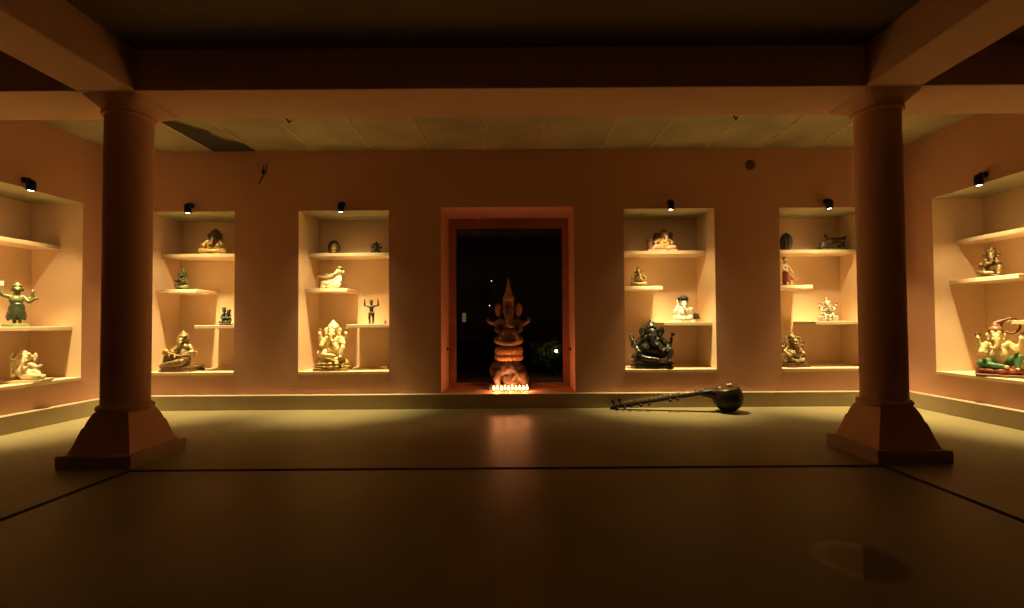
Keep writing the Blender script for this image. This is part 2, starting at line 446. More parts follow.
for i, w in enumerate('ABCDEF'):
    structure(niche_box('trim_%d' % (4 + i), w, 0, NWID[w], -.012, ND, ZB - .03, ZB + .004, SHELF))
    o = niche_box('shelf', w, 0, NWID[w], V1, ND, S1 - STH, S1, SHELF)
    tag(o, 'full width plaster top shelf in the niche ' + WHERE[w], 'shelf', 'plaster niche shelves')
    o = niche_box('shelf', w, 0, SH2[w], V2, ND, S2 - STH, S2, SHELF)
    tag(o, 'short plaster middle shelf, left side of the niche ' + WHERE[w], 'shelf', 'plaster niche shelves')
    o = niche_box('shelf', w, SH3[w], NWID[w], .26 if w == 'F' else V3, ND, S3 - STH, S3, SHELF)
    tag(o, 'short plaster lower shelf, right side of the niche ' + WHERE[w], 'shelf', 'plaster niche shelves')

# ------------------------------------------------------------------ spot lamps above the niches
LENS = emission('lamp_lens', (1.0, .86, .58), 30)
LAMPCOL = (1.0, .71, .30)
LAMP_W = 410.0
def spot_lamp(loc, rz, label):
    """origin on the wall; local -Y points out of the wall, into the room"""
    t = thing('spot_lamp', label, 'lamp', loc, rz, 'black spot lamps above the niches')
    bm = bmesh.new(); add_lathe(bm, [(.030, 0), (.030, .010), (.024, .016)], 24, Matrix.Translation((0, 0, .03)) @ Matrix.Rotation(R(90), 4, 'X')); from_bm('wall_plate', bm, BLACKMETAL, t)
    bm = bmesh.new(); add_tube(bm, (0, -.010, .03), (0, -.050, .050), .009); add_tube(bm, (0, -.048, .050), (0, -.062, .030), .009)
    from_bm('bracket_arm', bm, BLACKMETAL, t, True)
    m = Matrix.Translation((0, -.064, -.072)) @ Matrix.Rotation(R(5), 4, 'X')
    head = lathe('lamp_head', [(.020, .004), (.024, -.001), (.034, -.001), (.036, .004), (.036, .075), (.030, .096), (.016, .108)], BLACKMETAL, t, 28, m)
    lathe('lens', [(.021, .000), (.021, .004)], LENS, head, 28, m, False)
    ld = bpy.data.lights.new('spot_lamp_light', 'SPOT'); ld.energy = LAMP_W; ld.color = LAMPCOL
    ld.spot_size = R(62); ld.spot_blend = 1.0; ld.shadow_soft_size = .026
    lo = bpy.data.objects.new('spot_lamp_light', ld); COL.objects.link(lo); lo.parent = t
    lo.location = (0, -.063, -.082); lo.rotation_euler = (R(4), 0, 0)
    ld = bpy.data.lights.new('spot_lamp_spill', 'SPOT'); ld.energy = LAMP_W * .085; ld.color = LAMPCOL   # wide spill around the beam
    ld.spot_size = R(106); ld.spot_blend = .6; ld.shadow_soft_size = .026
    lo = bpy.data.objects.new('spot_lamp_spill', ld); COL.objects.link(lo); lo.parent = t
    lo.location = (0, -.063, -.082); lo.rotation_euler = (R(12), 0, 0)
    return t
zl = ZT + .042
for px, which in ((188, 'B'), (341, 'C'), (671, 'D'), (829.5, 'E')):
    x = pxX(px, 208, D - .064)
    spot_lamp((x, D, zl), 0, 'small black spot lamp over the niche ' + WHERE[which])
ya = atX(31, 182, XL + .064).y
spot_lamp((XL, ya, zl), R(90), 'small black spot lamp over the niche ' + WHERE['A'])
ya = atX(979, 178, XR - .064).y
spot_lamp((XR, ya, zl), R(-90), 'small black spot lamp over the niche ' + WHERE['F'])

# ------------------------------------------------------------------ window
YW = D + WT - .06
w0, w1 = pxX(456, 300, YW), pxX(562.5, 300, YW); wz0, wz1 = atY(508, 382.5, YW).z, atY(508, 228, YW).z
win = structure(thing('window_1', '', '', (0, 0, 0))); del win['label']; del win['category']
bm = bmesh.new()
add_box(bm, (W0, YW, WZ0), (w0, YW + .06, WZ1)); add_box(bm, (w1, YW, WZ0), (W1, YW + .06, WZ1))
add_box(bm, (w0, YW, WZ0), (w1, YW + .06, wz0)); add_box(bm, (w0, YW, wz1), (w1, YW + .06, WZ1))
from_bm('window_frame', bm, FRAME, win, bevel=0)
def glass_material():
    m = bpy.data.materials.new('window_glass'); m.use_nodes = True; nt = m.node_tree; nt.nodes.clear()
    t = nt.nodes.new('ShaderNodeBsdfTransparent'); t.inputs[0].default_value = (.93, .95, .93, 1)
    g = nt.nodes.new('ShaderNodeBsdfGlossy'); g.inputs['Roughness'].default_value = .02
    fr = nt.nodes.new('ShaderNodeFresnel'); fr.inputs[0].default_value = 1.5
    mx = nt.nodes.new('ShaderNodeMixShader'); o = nt.nodes.new('ShaderNodeOutputMaterial')
    nt.links.new(fr.outputs[0], mx.inputs[0]); nt.links.new(t.outputs[0], mx.inputs[1]); nt.links.new(g.outputs[0], mx.inputs[2])
    nt.links.new(mx.outputs[0], o.inputs[0]); return m
GLASS = glass_material()
box('window_pane', (w0, YW + .025, wz0), (w1, YW + .033, wz1), GLASS, win, bevel=0)
# small dark shutter pegs on the two reveals of the window recess
for px, s, lab in ((447, 1, 'left'), (571, -1, 'right')):
    X = W0 if s > 0 else W1
    p = atX(px, 349, X)
    if not (D < p.y < YW): p.y = D + .25
    bm = bmesh.new(); add_tube(bm, (X, p.y, p.z), (X + s * .012, p.y, p.z), .022, .020, 14); add_tube(bm, (X + s * .012, p.y, p.z), (X + s * .035, p.y, p.z), .009, .008, 10)
    tag(from_bm('shutter_peg', bm, BLACKMETAL), 'small dark peg on the %s reveal of the window recess' % lab, 'peg')

# ------------------------------------------------------------------ statue materials
BRONZE = material('aged_bronze', (.20, .13, .055), .42, .45, .55, 14)
BRASS = material('rubbed_brass', (.62, .43, .16), .38, .35, .35, 12)
GOLD = material('gilded_paint', (.93, .78, .42), .36, .05, .16, 12)
GOLDDEEP = material('gilded_base', (.62, .44, .16), .45, .15, .4, 16)
CREAM = material('cream_stone', (.72, .62, .40), .6, 0, .25, 10)
MARBLE = material('white_marble', (.80, .76, .62), .45, 0, .12, 10)
BLACKSTONE = material('black_stone', (.028, .028, .024), .33, 0, .4, 10)
DARKSTONE = material('dark_stone', (.06, .05, .035), .5, 0, .4, 10)
PATINA = material('green_patina', (.13, .16, .06), .5, .25, .5, 12, second=(.06, .05, .025))
GREENBASE = material('green_base', (.16, .24, .08), .5, 0, .3, 10)
DKGREEN = material('dark_green_metal', (.04, .055, .03), .4, .3, .4, 12)
BLACKHAIR = material('black_turban', (.010, .009, .008), .9, 0, .3, 12)
REDCLOTH = material('dull_red_paint', (.26, .06, .035), .55, 0, .3, 10)
GREENCLOTH = material('green_paint', (.075, .22, .09), .5, 0, .25, 8)
PALEPAINT = material('pale_painted_skin', (.70, .60, .32), .5, 0, .15, 9)
BROWN = material('brown_paint', (.20, .09, .045), .5, 0, .35, 12)
PINK = material('pale_pink_paint', (.66, .42, .30), .55, 0, .25, 12)
OLDBRASS = material('old_brass', (.40, .30, .14), .42, .35, .6, 22)
SILVER = material('antique_silver', (.55, .50, .38), .35, .4, .55, 16)
TERRACOTTA = material('carved_sandstone', (.36, .25, .15), .6, 0, .4, 9)
TERRADARK = material('dark_carved_stone', (.12, .085, .06), .5, 0, .4, 9)

def head_elephant(c, hc, s=1.0, side=1, ears=1.0, trunk=None, tilt=0.0):
    """elephant head at hc: skull, brow, ears, trunk curling to one side, eyes, tusk stubs"""
    x, y, z = hc
    c.ball((x, y, z), (.135 * s, .125 * s, .135 * s))
    for q in (-1, 1):
        c.ball((x + q * .055 * s, y - .04 * s, z + .075 * s), .07 * s)
        c.ball((x + q * .062 * s, y - .115 * s, z + .01 * s), .022 * s)
        c.ball((x + q * .20 * s * ears, y + .02 * s, z - .01 * s), (.105 * s * ears, .028 * s, .135 * s * ears), (0, q * R(12), -q * R(22)))
        c.ball((x + q * .21 * s * ears, y - .005 * s, z - .10 * s), (.05 * s * ears, .024 * s, .07 * s * ears))
        c.limb((x + q * .06 * s, y - .11 * s, z - .07 * s), (x + q * .09 * s, y - .19 * s, z - .095 * s), .024 * s, .010 * s)
    if trunk is None:
        trunk = [((x, y - .10 * s, z - .02 * s), .075 * s), ((x - .005 * side, y - .16 * s, z - .12 * s), .06 * s), ((x - .015 * s * side, y - .185 * s, z - .22 * s), .050 * s),
                 ((x + .02 * s * side, y - .20 * s, z - .30 * s), .042 * s), ((x + .085 * s * side, y - .21 * s, z - .315 * s), .034 * s), ((x + .125 * s * side, y - .21 * s, z - .275 * s), .026 * s)]
    c.chain(*trunk)

def hand(c, p, s=.04, d=(0, 0, 1)):
    """palm with four short fingers and a thumb set off the side"""
    p = Vector(p); d = Vector(d).normalized(); u = Vector((1, 0, 0)) if abs(d.x) < .7 else Vector((0, 0, 1))
    u = (u - d * u.dot(d)).normalized()
    c.ball(p, s)
    for k, l in zip((-1.05, -.35, .35, 1.05), (1.5, 1.8, 1.75, 1.35)):
        c.limb(p + u * s * k * .62, p + u * s * k * .72 + d * s * l, s * .34, s * .26)
    c.limb(p - u * s * .7, p - u * s * 1.35 + d * s * .7, s * .36, s * .28)

def ganesha(root, H, skin, crownmat, z0=0.0, arms=4, pose='lotus', width=1.0, side=1, ears=1.0, crown='cone', hs=1.0, cloth=None, clothmat=None,
            belly=1.0, lean=0.0, rough=.006, voxel=.015, held=True, beads=None, heldmat=None, raise_=0.0):
    c = Clay(); g = Clay()
    L = g if clothmat else c
    if pose == 'lotus':
        for q in (-1, 1):
            L.chain(((q * .12 * width, .02, .12), .115), ((q * .33 * width, -.10, .10), .09), ((q * .16 * width, -.24, .085), .062), ((-q * .06 * width, -.27, .075), .045))
            c.ball((-q * .10 * width, -.29, .065), (.06, .045, .03))
    elif pose == 'ease':      # one leg folded, the other knee up and the foot down
        L.chain(((-.12, .02, .13), .115), ((-.35 * width, -.12, .11), .09), ((-.12, -.26, .08), .06), ((.05, -.28, .07), .045))
        L.chain(((.13, .02, .14), .115), ((.33 * width, -.18, .25), .088), ((.31 * width, -.24, .10), .06), ((.30 * width, -.25, .04), .045))
        c.ball((.30 * width, -.29, .03), (.04, .07, .03)); c.ball((.09, -.29, .065), (.06, .045, .03))
    c.ball((lean * .2, -.03, .29), (.215 * width * belly, .19 * belly, .20))
    c.ball((lean * .4, .0, .45), (.18 * width, .13, .15))
    c.limb((lean * .5, 0, .50), (lean * .7, -.02, .62), .10, .09)
    hz = .70
    for q in (-1, 1):
        sh = (q * .19 * width + lean * .45, .0, .52)
        c.ball(sh, .075)
        hb = (q * .27 * width, -.23, .36 + .06 * (q > 0) + raise_)
        c.chain((sh, .066), ((q * .33 * width + lean * .3, -.06, .34), .056), (hb, .042)); hand(c, hb, .043, (0, -.25, 1))
        if arms == 4:
            hu = (q * .40 * width, -.03, .66 + raise_)
            c.chain((sh, .062), ((q * .37 * width, .02, .45 + raise_ * .5), .050), (hu, .038)); hand(c, hu, .040)
        c.ring((q * .30 * width + lean * .3, -.03, .40), .056, .013, 'Z', n=10)   # armlet
    head_elephant(c, (lean, -.04, hz), hs, side, ears)
    c.ring((lean * .4, -.07, .52), .13, .018, 'Y', 180, 360, 12, 1.15)      # necklace
    b = c.build('body', skin, root, H, z0, voxel, rough, 8)
    if clothmat: g.build('dhoti', clothmat, root, H, z0, voxel, rough * .6, 10)
    k = Clay()
    if crown == 'cone':
        k.chain(((lean, -.02, .80), .115), ((lean, -.01, .84), .105)); k.chain(((lean, -.01, .84), .085), ((lean, 0, .91), .06), ((lean, 0, .965), .03), ((lean, 0, .99), .012))
        k.ring((lean, -.02, .81), .115, .02, 'Z', n=14)
    elif crown == 'turban':
        k.ball((lean, -.04, .84), (.225, .17, .095)); k.ball((lean + .03, -.03, .90), (.155, .13, .075)); k.ball((lean - .10, -.05, .85), .075)
    elif crown == 'round':
        k.ball((lean, 0, .80), (.15, .13, .12)); k.ball((lean, 0, .90), (.075, .07, .07)); k.ball((lean, 0, .965), .03)
    elif crown == 'tiers':
        for z, r in ((.80, .13), (.85, .11), (.895, .088), (.935, .064), (.965, .04), (.985, .018)): k.ball((lean, -.01, z), (r, r, .032))
    k.build('crown', crownmat, root, H, z0, voxel * .9, rough, 12)
    if held and arms == 4:
        for q in (-1, 1):
            h = Clay(); x = q * .40 * width
            if q > 0: h.limb((x, -.03, .62 + raise_), (x + .01, -.03, .80 + raise_), .014, .014); h.ball((x + .03, -.03, .79 + raise_), (.055, .015, .04))
            else: h.ring((x, -.03, .74 + raise_), .045, .016, 'Y', n=10); h.limb((x, -.03, .64 + raise_), (x, -.03, .70 + raise_), .014, .014)
            h.build('axe' if q > 0 else 'noose', heldmat or crownmat, root, H, z0, .011, 0)
    return b

def slab_base(root, w, d, z0, h, mat, name='pedestal', steps=2, bev=.004):
    bm = bmesh.new()
    if steps == 1: add_box(bm, (-w / 2, -d / 2, z0), (w / 2, d / 2, z0 + h))
    else:
        add_box(bm, (-w / 2, -d / 2, z0), (w / 2, d / 2, z0 + h * .42))
        add_box(bm, (-w * .46, -d * .46, z0 + h * .41), (w * .46, d * .46, z0 + h * .72))
        add_box(bm, (-w * .49, -d * .49, z0 + h * .71), (w * .49, d * .49, z0 + h))
    return from_bm(name, bm, mat, root, bevel=bev)
def lotus_base(root, rx, ry, z0, h, mat, n=16, name='lotus_pedestal'):
    c = Clay()
    for k in range(n):
        a = 2 * math.pi * k / n; p = (math.cos(a) * rx * .84, math.sin(a) * ry * .84)
        c.ball((p[0], p[1], z0 + h * .70), (rx * .20, rx * .20, h * .34)); c.ball((p[0] * 1.04, p[1] * 1.04, z0 + h * .24), (rx * .20, rx * .20, h * .26))
    c.ball((0, 0, z0 + h * .45), (rx * .86, ry * .86, h * .5)); 
    c.ring((0, 0, z0 + h * .48), rx * .84, h * .08, 'Z', n=24, sq=ry / rx)
    return c.build(name, mat, root, 1.0, 0, max(h * .06, .004), 0)

STAT = 'temple style figurines in the niches'
def spot(which, px, zb, v, py_top):
    """where a figure stands: position, height to py_top, and facing"""
    if which == 'A':
        p = atX(px, 300, XL - v); t = atX(px, py_top, XL - v); return (XL - v, p.y, zb), t.z - zb, R(68)
    if which == 'F':
        p = atX(px, 300, XR + v); t = atX(px, py_top, XR + v); return (XR + v, p.y, zb), t.z - zb, R(-62)
    p = atY(px, 300, D + v); t = atY(px, py_top, D + v); return (p.x, D + v, zb), t.z - zb, 0.0
def put(which, px, zb, v, py_top, name, label, cat, turn=0.0):
    loc, h, rz = spot(which, px, zb, v, py_top)
    return thing(name, label, cat, loc, rz + R(turn), STAT), h
SILL = ZB + .004

# --- left side wall niche
t, h = put('A', 16, S3, .27, 282, 'dancing_figurine', 'green bronze dancing figurine with raised arm, lower shelf on the left side wall', 'figurine', -20)
lathe('base', [(.098, 0), (.102, .008), (.098, .026), (.088, .032)], GREENBASE, t, 32)
z0 = .03; h -= z0; c = Clay()
c.chain(((-.03, 0, .36), .075), ((-.035, -.03, .20), .05), ((-.02, 0, .05), .034)); c.ball((-.02, -.04, .025), (.035, .075, .025))
c.chain(((.05, 0, .36), .07), ((.09, -.06, .22), .048), ((.07, -.01, .06), .033)); c.ball((.07, -.05, .025), (.035, .07, .025))
c.ball((0, 0, .42), (.12, .10, .10)); c.ball((0, -.01, .56), (.125, .10, .13)); c.limb((0, 0, .62), (.02, -.01, .76), .07, .06)
c.chain(((-.11, 0, .65), .052), ((-.21, .0, .68), .042), ((-.29, .0, .88), .03)); hand(c, (-.30, .0, .91), .03, (-.3, 0, 1))
c.chain(((.12, 0, .65), .052), ((.21, -.10, .52), .042), ((.30, -.12, .60), .03)); hand(c, (.32, -.12, .61), .03, (1, 0, .3))
c.chain(((.10, .02, .63), .048), ((.27, .03, .60), .038), ((.27, .0, .76), .028)); hand(c, (.27, 0, .78), .028)
c.ball((.02, -.02, .83), (.085, .085, .095)); c.ball((.02, -.10, .82), (.02, .03, .025)); 
for q in (-1, 1): c.ball((.02 + q * .085, 0, .82), (.03, .02, .05)); c.ball((.02 + q * .034, -.09, .85), .013)
c.build('body', PATINA, t, h, z0, .014, .006, 9)
g = Clay()
for k in range(14):
    a = 2 * math.pi * k / 14; g.limb((.02 + .07 * math.cos(a), .07 * math.sin(a), .46), (.145 * math.cos(a) + .01, .125 * math.sin(a), .15 + .04 * math.sin(3 * a)), .05, .035)
g.ball((0, 0, .38), (.13, .11, .10)); g.build('skirt', DKGREEN, t, h, z0, .014, .008, 10)
k = Clay(); k.ball((.02, .0, .91), (.10, .095, .05)); k.ball((.02, 0, .96), (.055, .055, .045)); k.build('headdress', PATINA, t, h, z0, .012, .006, 14)

t, h = put('A', 27.5, SILL, .13, 350, 'reclining_figurine', 'cream stone figure reclining against a bolster, sill of the left side wall niche', 'figurine', -48)
t.scale = (.80, .9, 1.0)
slab_base(t, .42, .24, 0, .028, CREAM, 'base', 1)
z0 = .026; H = h - z0; c = Clay()
c.ball((-.05, 0, .28), (.30, .26, .24)); c.chain(((-.05, -.02, .45), .17), ((.06, -.05, .50), .15))
c.chain(((.10, -.05, .18), .17), ((.44, -.18, .24), .13), ((.58, -.28, .12), .09)); c.chain(((.05, -.16, .14), .15), ((.42, -.30, .12), .11), ((.66, -.24, .08), .075)); c.ball((.70, -.22, .10), (.08, .06, .09))
c.chain(((.20, -.05, .50), .08), ((.42, -.14, .42), .07), ((.52, -.18, .44), .05)); hand(c, (.54, -.18, .46), .05, (1, 0, .4))
c.chain(((-.20, -.05, .50), .09), ((-.36, -.15, .34), .075), ((-.30, -.26, .22), .055)); hand(c, (-.28, -.28, .2), .05, (1, 0, -.3))
head_elephant(c, (.06, -.06, .76), 1.15, 1, 1.05); c.build('body', CREAM, t, H, z0, .022, .010, 8)
k = Clay(); k.chain(((-.06, -.04, .90), .12), ((-.08, -.02, .99), .05)); k.build('crown', CREAM, t, H, z0, .018, .008, 12)
k = Clay()
k.chain(((-.42, .06, .10), .13), ((-.42, .04, .58), .125)); k.ball((-.42, .03, .60), (.15, .14, .08)); k.ball((-.42, -.02, .76), .11); k.ball((-.40, -.02, .88), (.08, .08, .07)); k.ball((-.24, .06, .62), .15); k.ball((-.22, .03, .70), .12)
k.build('bolster', CREAM, t, H, z0, .022, .010, 9)

# --- niche right of the left pillar
t, h = put('B', 213.5, S1, V1 + .13, 228.5, 'seated_figurine', 'brass seated figurine with dark brown head, top shelf beside the left pillar', 'figurine', 8)
slab_base(t, .215, .16, 0, .018, BRASS, 'base', 1)
c = Clay(); H = h - .02
for q in (-1, 1):
    c.chain(((q * .12, .02, .13), .13), ((q * .40, -.10, .11), .11), ((q * .16, -.24, .09), .075), ((-q * .05, -.27, .08), .055))
    c.chain(((q * .20, 0, .50), .09), ((q * .36, -.08, .34), .07), ((q * .26, -.22, .28), .052)); hand(c, (q * .25, -.24, .29), .05)
c.ball((0, -.02, .28), (.25, .20, .21)); c.ball((0, 0, .45), (.20, .15, .16)); c.limb((0, 0, .5), (.05, 0, .62), .11, .10)
c.build('body', BRASS, t, H, .02, .018, .008, 9)
c = Clay(); head_elephant(c, (.06, -.03, .70), 1.22, -1, .80); c.build('head', BRONZE, t, H, .02, .016, .006, 9)
k = Clay(); k.ball((.06, 0, .86), (.16, .15, .10)); k.ball((.06, 0, .95), (.07, .07, .05)); k.build('crown', BRONZE, t, H, .02, .016, .006, 12)

t, h = put('B', 183, S2, V2 + .14, 267.5, 'standing_figurine', 'small speckled green bronze figurine, middle shelf beside the left pillar', 'figurine')
slab_base(t, .12, .10, 0, .018, PATINA, 'base', 1); ganesha(t, (h - .016), PATINA, PATINA, .016, 2, 'lotus', .66, 1, .75, 'tiers', rough=.016, voxel=.018)

t, h = put('B', 226.5, S3, V3 + .14, 306.5, 'seated_figurine', 'little dark figurine of a close pair, lower shelf beside the left pillar', 'figurine')
slab_base(t, .17, .12, 0, .016, DKGREEN, 'base', 1)
c = Clay()
for dx, s_ in ((-.15, 1.0), (.20, .86)):
    c.ball((dx, 0, .26 * s_), (.20, .18, .22)); c.ball((dx, 0, .50 * s_), (.15, .12, .16)); c.ball((dx, -.03, .78 * s_), (.15, .14, .15))
    c.chain(((dx - .13, 0, .55 * s_), .07), ((dx - .2, -.12, .36), .055), ((dx, -.2, .34), .045)); c.chain(((dx + .13, 0, .55 * s_), .07), ((dx + .2, -.12, .36), .055), ((dx, -.2, .30), .045))
    c.chain(((dx - .1, -.05, .12), .12), ((dx - .22, -.2, .12), .09), ((dx + .05, -.26, .08), .06)); c.chain(((dx + .1, -.05, .12), .12), ((dx + .22, -.2, .14), .09), ((dx, -.28, .08), .06))
    c.ball((dx, -.16, .76 * s_), .04)
t.scale = (.72, .8, 1.0); c.build('body', DKGREEN, t, h - .014, .014, .026, .012, 8)
k = Clay(); k.ball((-.20, .01, .90), (.17, .15, .08)); k.ball((.24, .01, .78), (.14, .13, .07)); k.build('headdress', DKGREEN, t, h - .014, .014, .022, .006, 12)

t, h = put('B', 183, SILL, .16, 330, 'seated_musician_statue', 'bronze seated musician statue with one knee raised, sill beside the left pillar', 'statue')
t.scale = (.92, .95, 1); slab_base(t, .42, .26, 0, .062, OLDBRASS, 'pedestal', 2)
z0 = .06; H = h - z0; c = Clay()
c.ball((.02, 0, .20), (.22, .18, .16)); c.ball((.04, -.02, .36), (.19, .16, .17)); c.ball((.06, 0, .52), (.18, .12, .12)); c.limb((.06, 0, .55), (.04, -.02, .68), .08, .07)
c.chain(((-.08, 0, .14), .12), ((-.34, -.14, .28), .095), ((-.40, -.18, .06), .065)); c.ball((-.44, -.22, .035), (.09, .05, .035), (0, 0, .3))
c.chain(((.12, -.02, .12), .12), ((.18, -.28, .14), .09), ((-.18, -.32, .09), .065), ((-.36, -.30, .06), .045))
c.chain(((-.10, 0, .55), .07), ((-.24, -.12, .42), .056), ((-.10, -.22, .38), .042)); hand(c, (-.08, -.23, .38), .04, (1, 0, 0))
c.chain(((.22, 0, .55), .07), ((.36, -.06, .40), .056), ((.20, -.20, .34), .042)); hand(c, (.18, -.21, .34), .04, (-1, 0, 0))
head_elephant(c, (.03, -.04, .74), .85, -1, .85)
c.build('body', OLDBRASS, t, H, z0, .015, .010, 8)
k = Clay(); k.ball((.04, .0, .86), (.125, .115, .07)); k.ball((.03, 0, .93), (.07, .07, .06)); k.ring((.04, 0, .83), .115, .022, 'Z', n=14); k.build('headdress', OLDBRASS, t, H, z0, .014, .006, 12)
k = Clay(); k.chain(((-.30, -.26, .40), .03), ((.10, -.27, .30), .03), ((.42, -.2, .34), .02)); k.ball((-.30, -.26, .40), (.10, .06, .10)); k.chain(((.42, -.2, .34), .018), ((.54, -.18, .42), .018), ((.56, -.18, .36), .02)); k.ball((.50, -.18, .30), (.035, .02, .06))
k.build('stringed_instrument', BRASS, t, H, z0, .013, .004, 12)

# --- niche left of the window
t, h = put('C', 333.5, S1, V1 + .12, 240, 'arched_figurine', 'tiny figurine inside a dark ring arch, top shelf left of the window', 'figurine')
slab_base(t, .12, .07, 0, .022, DKGREEN, 'base', 1)
k = Clay(); k.ring((0, .12, .42), .38, .075, 'Y', -60, 240, 18, 1.1)
for a in range(-40, 221, 26): k.ball((.42 * math.cos(R(a)), .12, .42 + .46 * math.sin(R(a))), .07)
k.build('arch', DKGREEN, t, (h - .02) * 1.06, .02, .026)
ganesha(t, (h - .02) * .72, BRASS, BRASS, .02, 2, 'lotus', .62, 1, .8, 'round', voxel=.022)
t, h = put('C', 376.5, S1, V1 + .12, 241, 'seated_figurine', 'tiny black figurine with spread arms, top shelf left of the window', 'figurine')
slab_base(t, .13, .08, 0, .02, BLACKSTONE, 'base', 1); ganesha(t, h - .018, DKGREEN, DKGREEN, .018, 4, 'lotus', 1.15, 1, 1.1, 'tiers', voxel=.02, rough=.01)

t, h = put('C', 333, S2, V2 + .14, 266, 'crawling_figurine', 'cream kneeling figurine wearing a dark cap, middle shelf left of the window', 'figurine')
c = Clay()
c.ball((.05, 0, .26), (.30, .22, .24)); c.ball((.12, 0, .45), (.21, .18, .20))
c.chain(((-.05, -.08, .18), .15), ((-.36, -.14, .22), .11), ((-.42, -.16, .05), .075), ((-.30, -.2, .04), .06)); c.chain(((.18, -.08, .16), .15), ((.30, -.26, .14), .11), ((.02, -.30, .07), .075)); c.ball((-.06, -.31, .055), (.09, .06, .05))
c.chain(((-.02, -.04, .52), .085), ((-.26, -.10, .47), .07), ((-.46, -.14, .50), .05)); hand(c, (-.49, -.14, .50), .05, (-1, 0, .2))
c.chain(((-.06, .02, .48), .08), ((-.22, .02, .58), .06), ((-.34, .0, .60), .045)); c.chain(((.28, -.02, .52), .085), ((.36, -.12, .36), .07), ((.30, -.2, .24), .055))
c.chain(((.15, 0, .52), .13), ((.24, -.02, .68), .11)); c.ball((.27, -.04, .74), (.13, .13, .13)); c.chain(((.25, -.12, .74), .07), ((.16, -.20, .62), .052), ((.05, -.22, .56), .042), ((-.02, -.22, .60), .03))
for q in (-1, 1): c.ball((.28 + q * .14, .03, .72), (.06, .03, .10)); c.ball((.26 + q * .06, -.15, .78), .024)
c.build('body', CREAM, t, h, .008, .018, .006, 8)
k = Clay(); k.ball((.29, .0, .86), (.15, .14, .045)); k.build('cap_band', BLACKHAIR, t, h, 0, .016); k = Clay(); k.ball((.28, .0, .92), (.10, .10, .07)); k.build('cap', CREAM, t, h, 0, .016)

t, h = put('C', 371.5, S3, V3 + .14, 298.5, 'standing_figurine', 'thin dark green standing figurine with both arms raised, left of the window', 'figurine')
c = Clay()
for q in (-1, 1):
    c.chain(((q * .055, 0, .44), .062), ((q * .075, -.02, .25), .05), ((q * .06, 0, .04), .036)); c.ball((q * .065, -.04, .025), (.038, .075, .025))
    c.chain(((q * .10, 0, .70), .044), ((q * .27, 0, .735), .036), ((q * .255, -.01, .92), .026)); hand(c, (q * .255, -.01, .94), .028)
c.ball((0, 0, .45), (.10, .075, .07)); c.ball((0, 0, .58), (.085, .07, .11)); c.ball((0, 0, .67), (.12, .075, .07)); c.limb((0, 0, .70), (0, 0, .80), .045, .045)
c.ball((0, -.01, .85), (.068, .07, .08)); c.ball((0, -.075, .845), .018)
c.build('body', DKGREEN, t, h, 0, .014, .005, 10)
k = Clay(); k.ball((0, 0, .915), (.085, .085, .03)); k.ball((0, 0, .95), (.045, .045, .045)); k.build('headdress', BRONZE, t, h, 0, .012)
k = Clay()
k.ring((0, 0, .44), .10, .028, 'Z', n=14); k.limb((-.03, -.09, .42), (-.01, -.09, .22), .03, .02); k.build('loincloth', BRONZE, t, h, 0, .012)

t, h = put('C', 385.3, S3, V3 + .06, 319.5, 'tiny_figurine', 'tiny brown figurine beside the thin standing one with both arms raised', 'figurine')
c = Clay(); c.ball((0, 0, .28), (.26, .22, .28)); c.ball((0, 0, .60), (.18, .15, .18)); c.ball((0, -.02, .84), (.14, .14, .15)); c.ball((.15, -.1, .40), .10); c.ball((-.15, -.1, .40), .10)
c.build('body', BROWN, t, h, 0, .03, .01, 7)

t, h = put('C', 333.5, SILL, .16, 319.5, 'seated_statue', 'golden four armed seated statue on a lotus pedestal, sill left of the window', 'statue', 6)
slab_base(t, .39, .28, 0, .035, GOLDDEEP, 'plinth', 1); lotus_base(t, .205, .145, .033, .075, GOLDDEEP)
bm = bmesh.new(); add_lathe(bm, [(.165, .10), (.172, .108), (.172, .118), (.15, .125)], 32, Matrix.Scale(.72, 4, (0, 1, 0))); add_lathe(bm, [(.135, .12), (.140, .13), (.132, .145), (.12, .16)], 32, Matrix.Scale(.75, 4, (0, 1, 0)))
from_bm('seat', bm, GOLD, t, True)
ganesha(t, h - .155, GOLD, GOLD, .155, 4, 'ease', .84, 1, .9, 'round', hs=.88, belly=.88, raise_=-.04, rough=.007, heldmat=GOLDDEEP, voxel=.013)
t, h = put('C', 384.5, SILL, .20, 364.5, 'mouse_figurine', 'small pale crouching mouse figurine in the sill corner right of the golden statue', 'figurine')
c = Clay(); c.ball((.15, 0, .42), (.62, .36, .42)); c.ball((-.50, -.05, .50), (.32, .26, .28)); c.limb((-.6, -.06, .46), (-.9, -.08, .36), .17, .07)
for q in (-1, 1): c.ball((-.42, q * .18, .78), (.05, .13, .15)); c.ball((-.35, q * .22, .08), (.18, .08, .08)); c.ball((.45, q * .25, .10), (.22, .10, .10))
c.chain(((.70, 0, .2), .08), ((.95, -.1, .1), .05), ((.8, -.35, .07), .035))
c.build('body', PINK, t, h * .95, 0, .05, .01, 6)

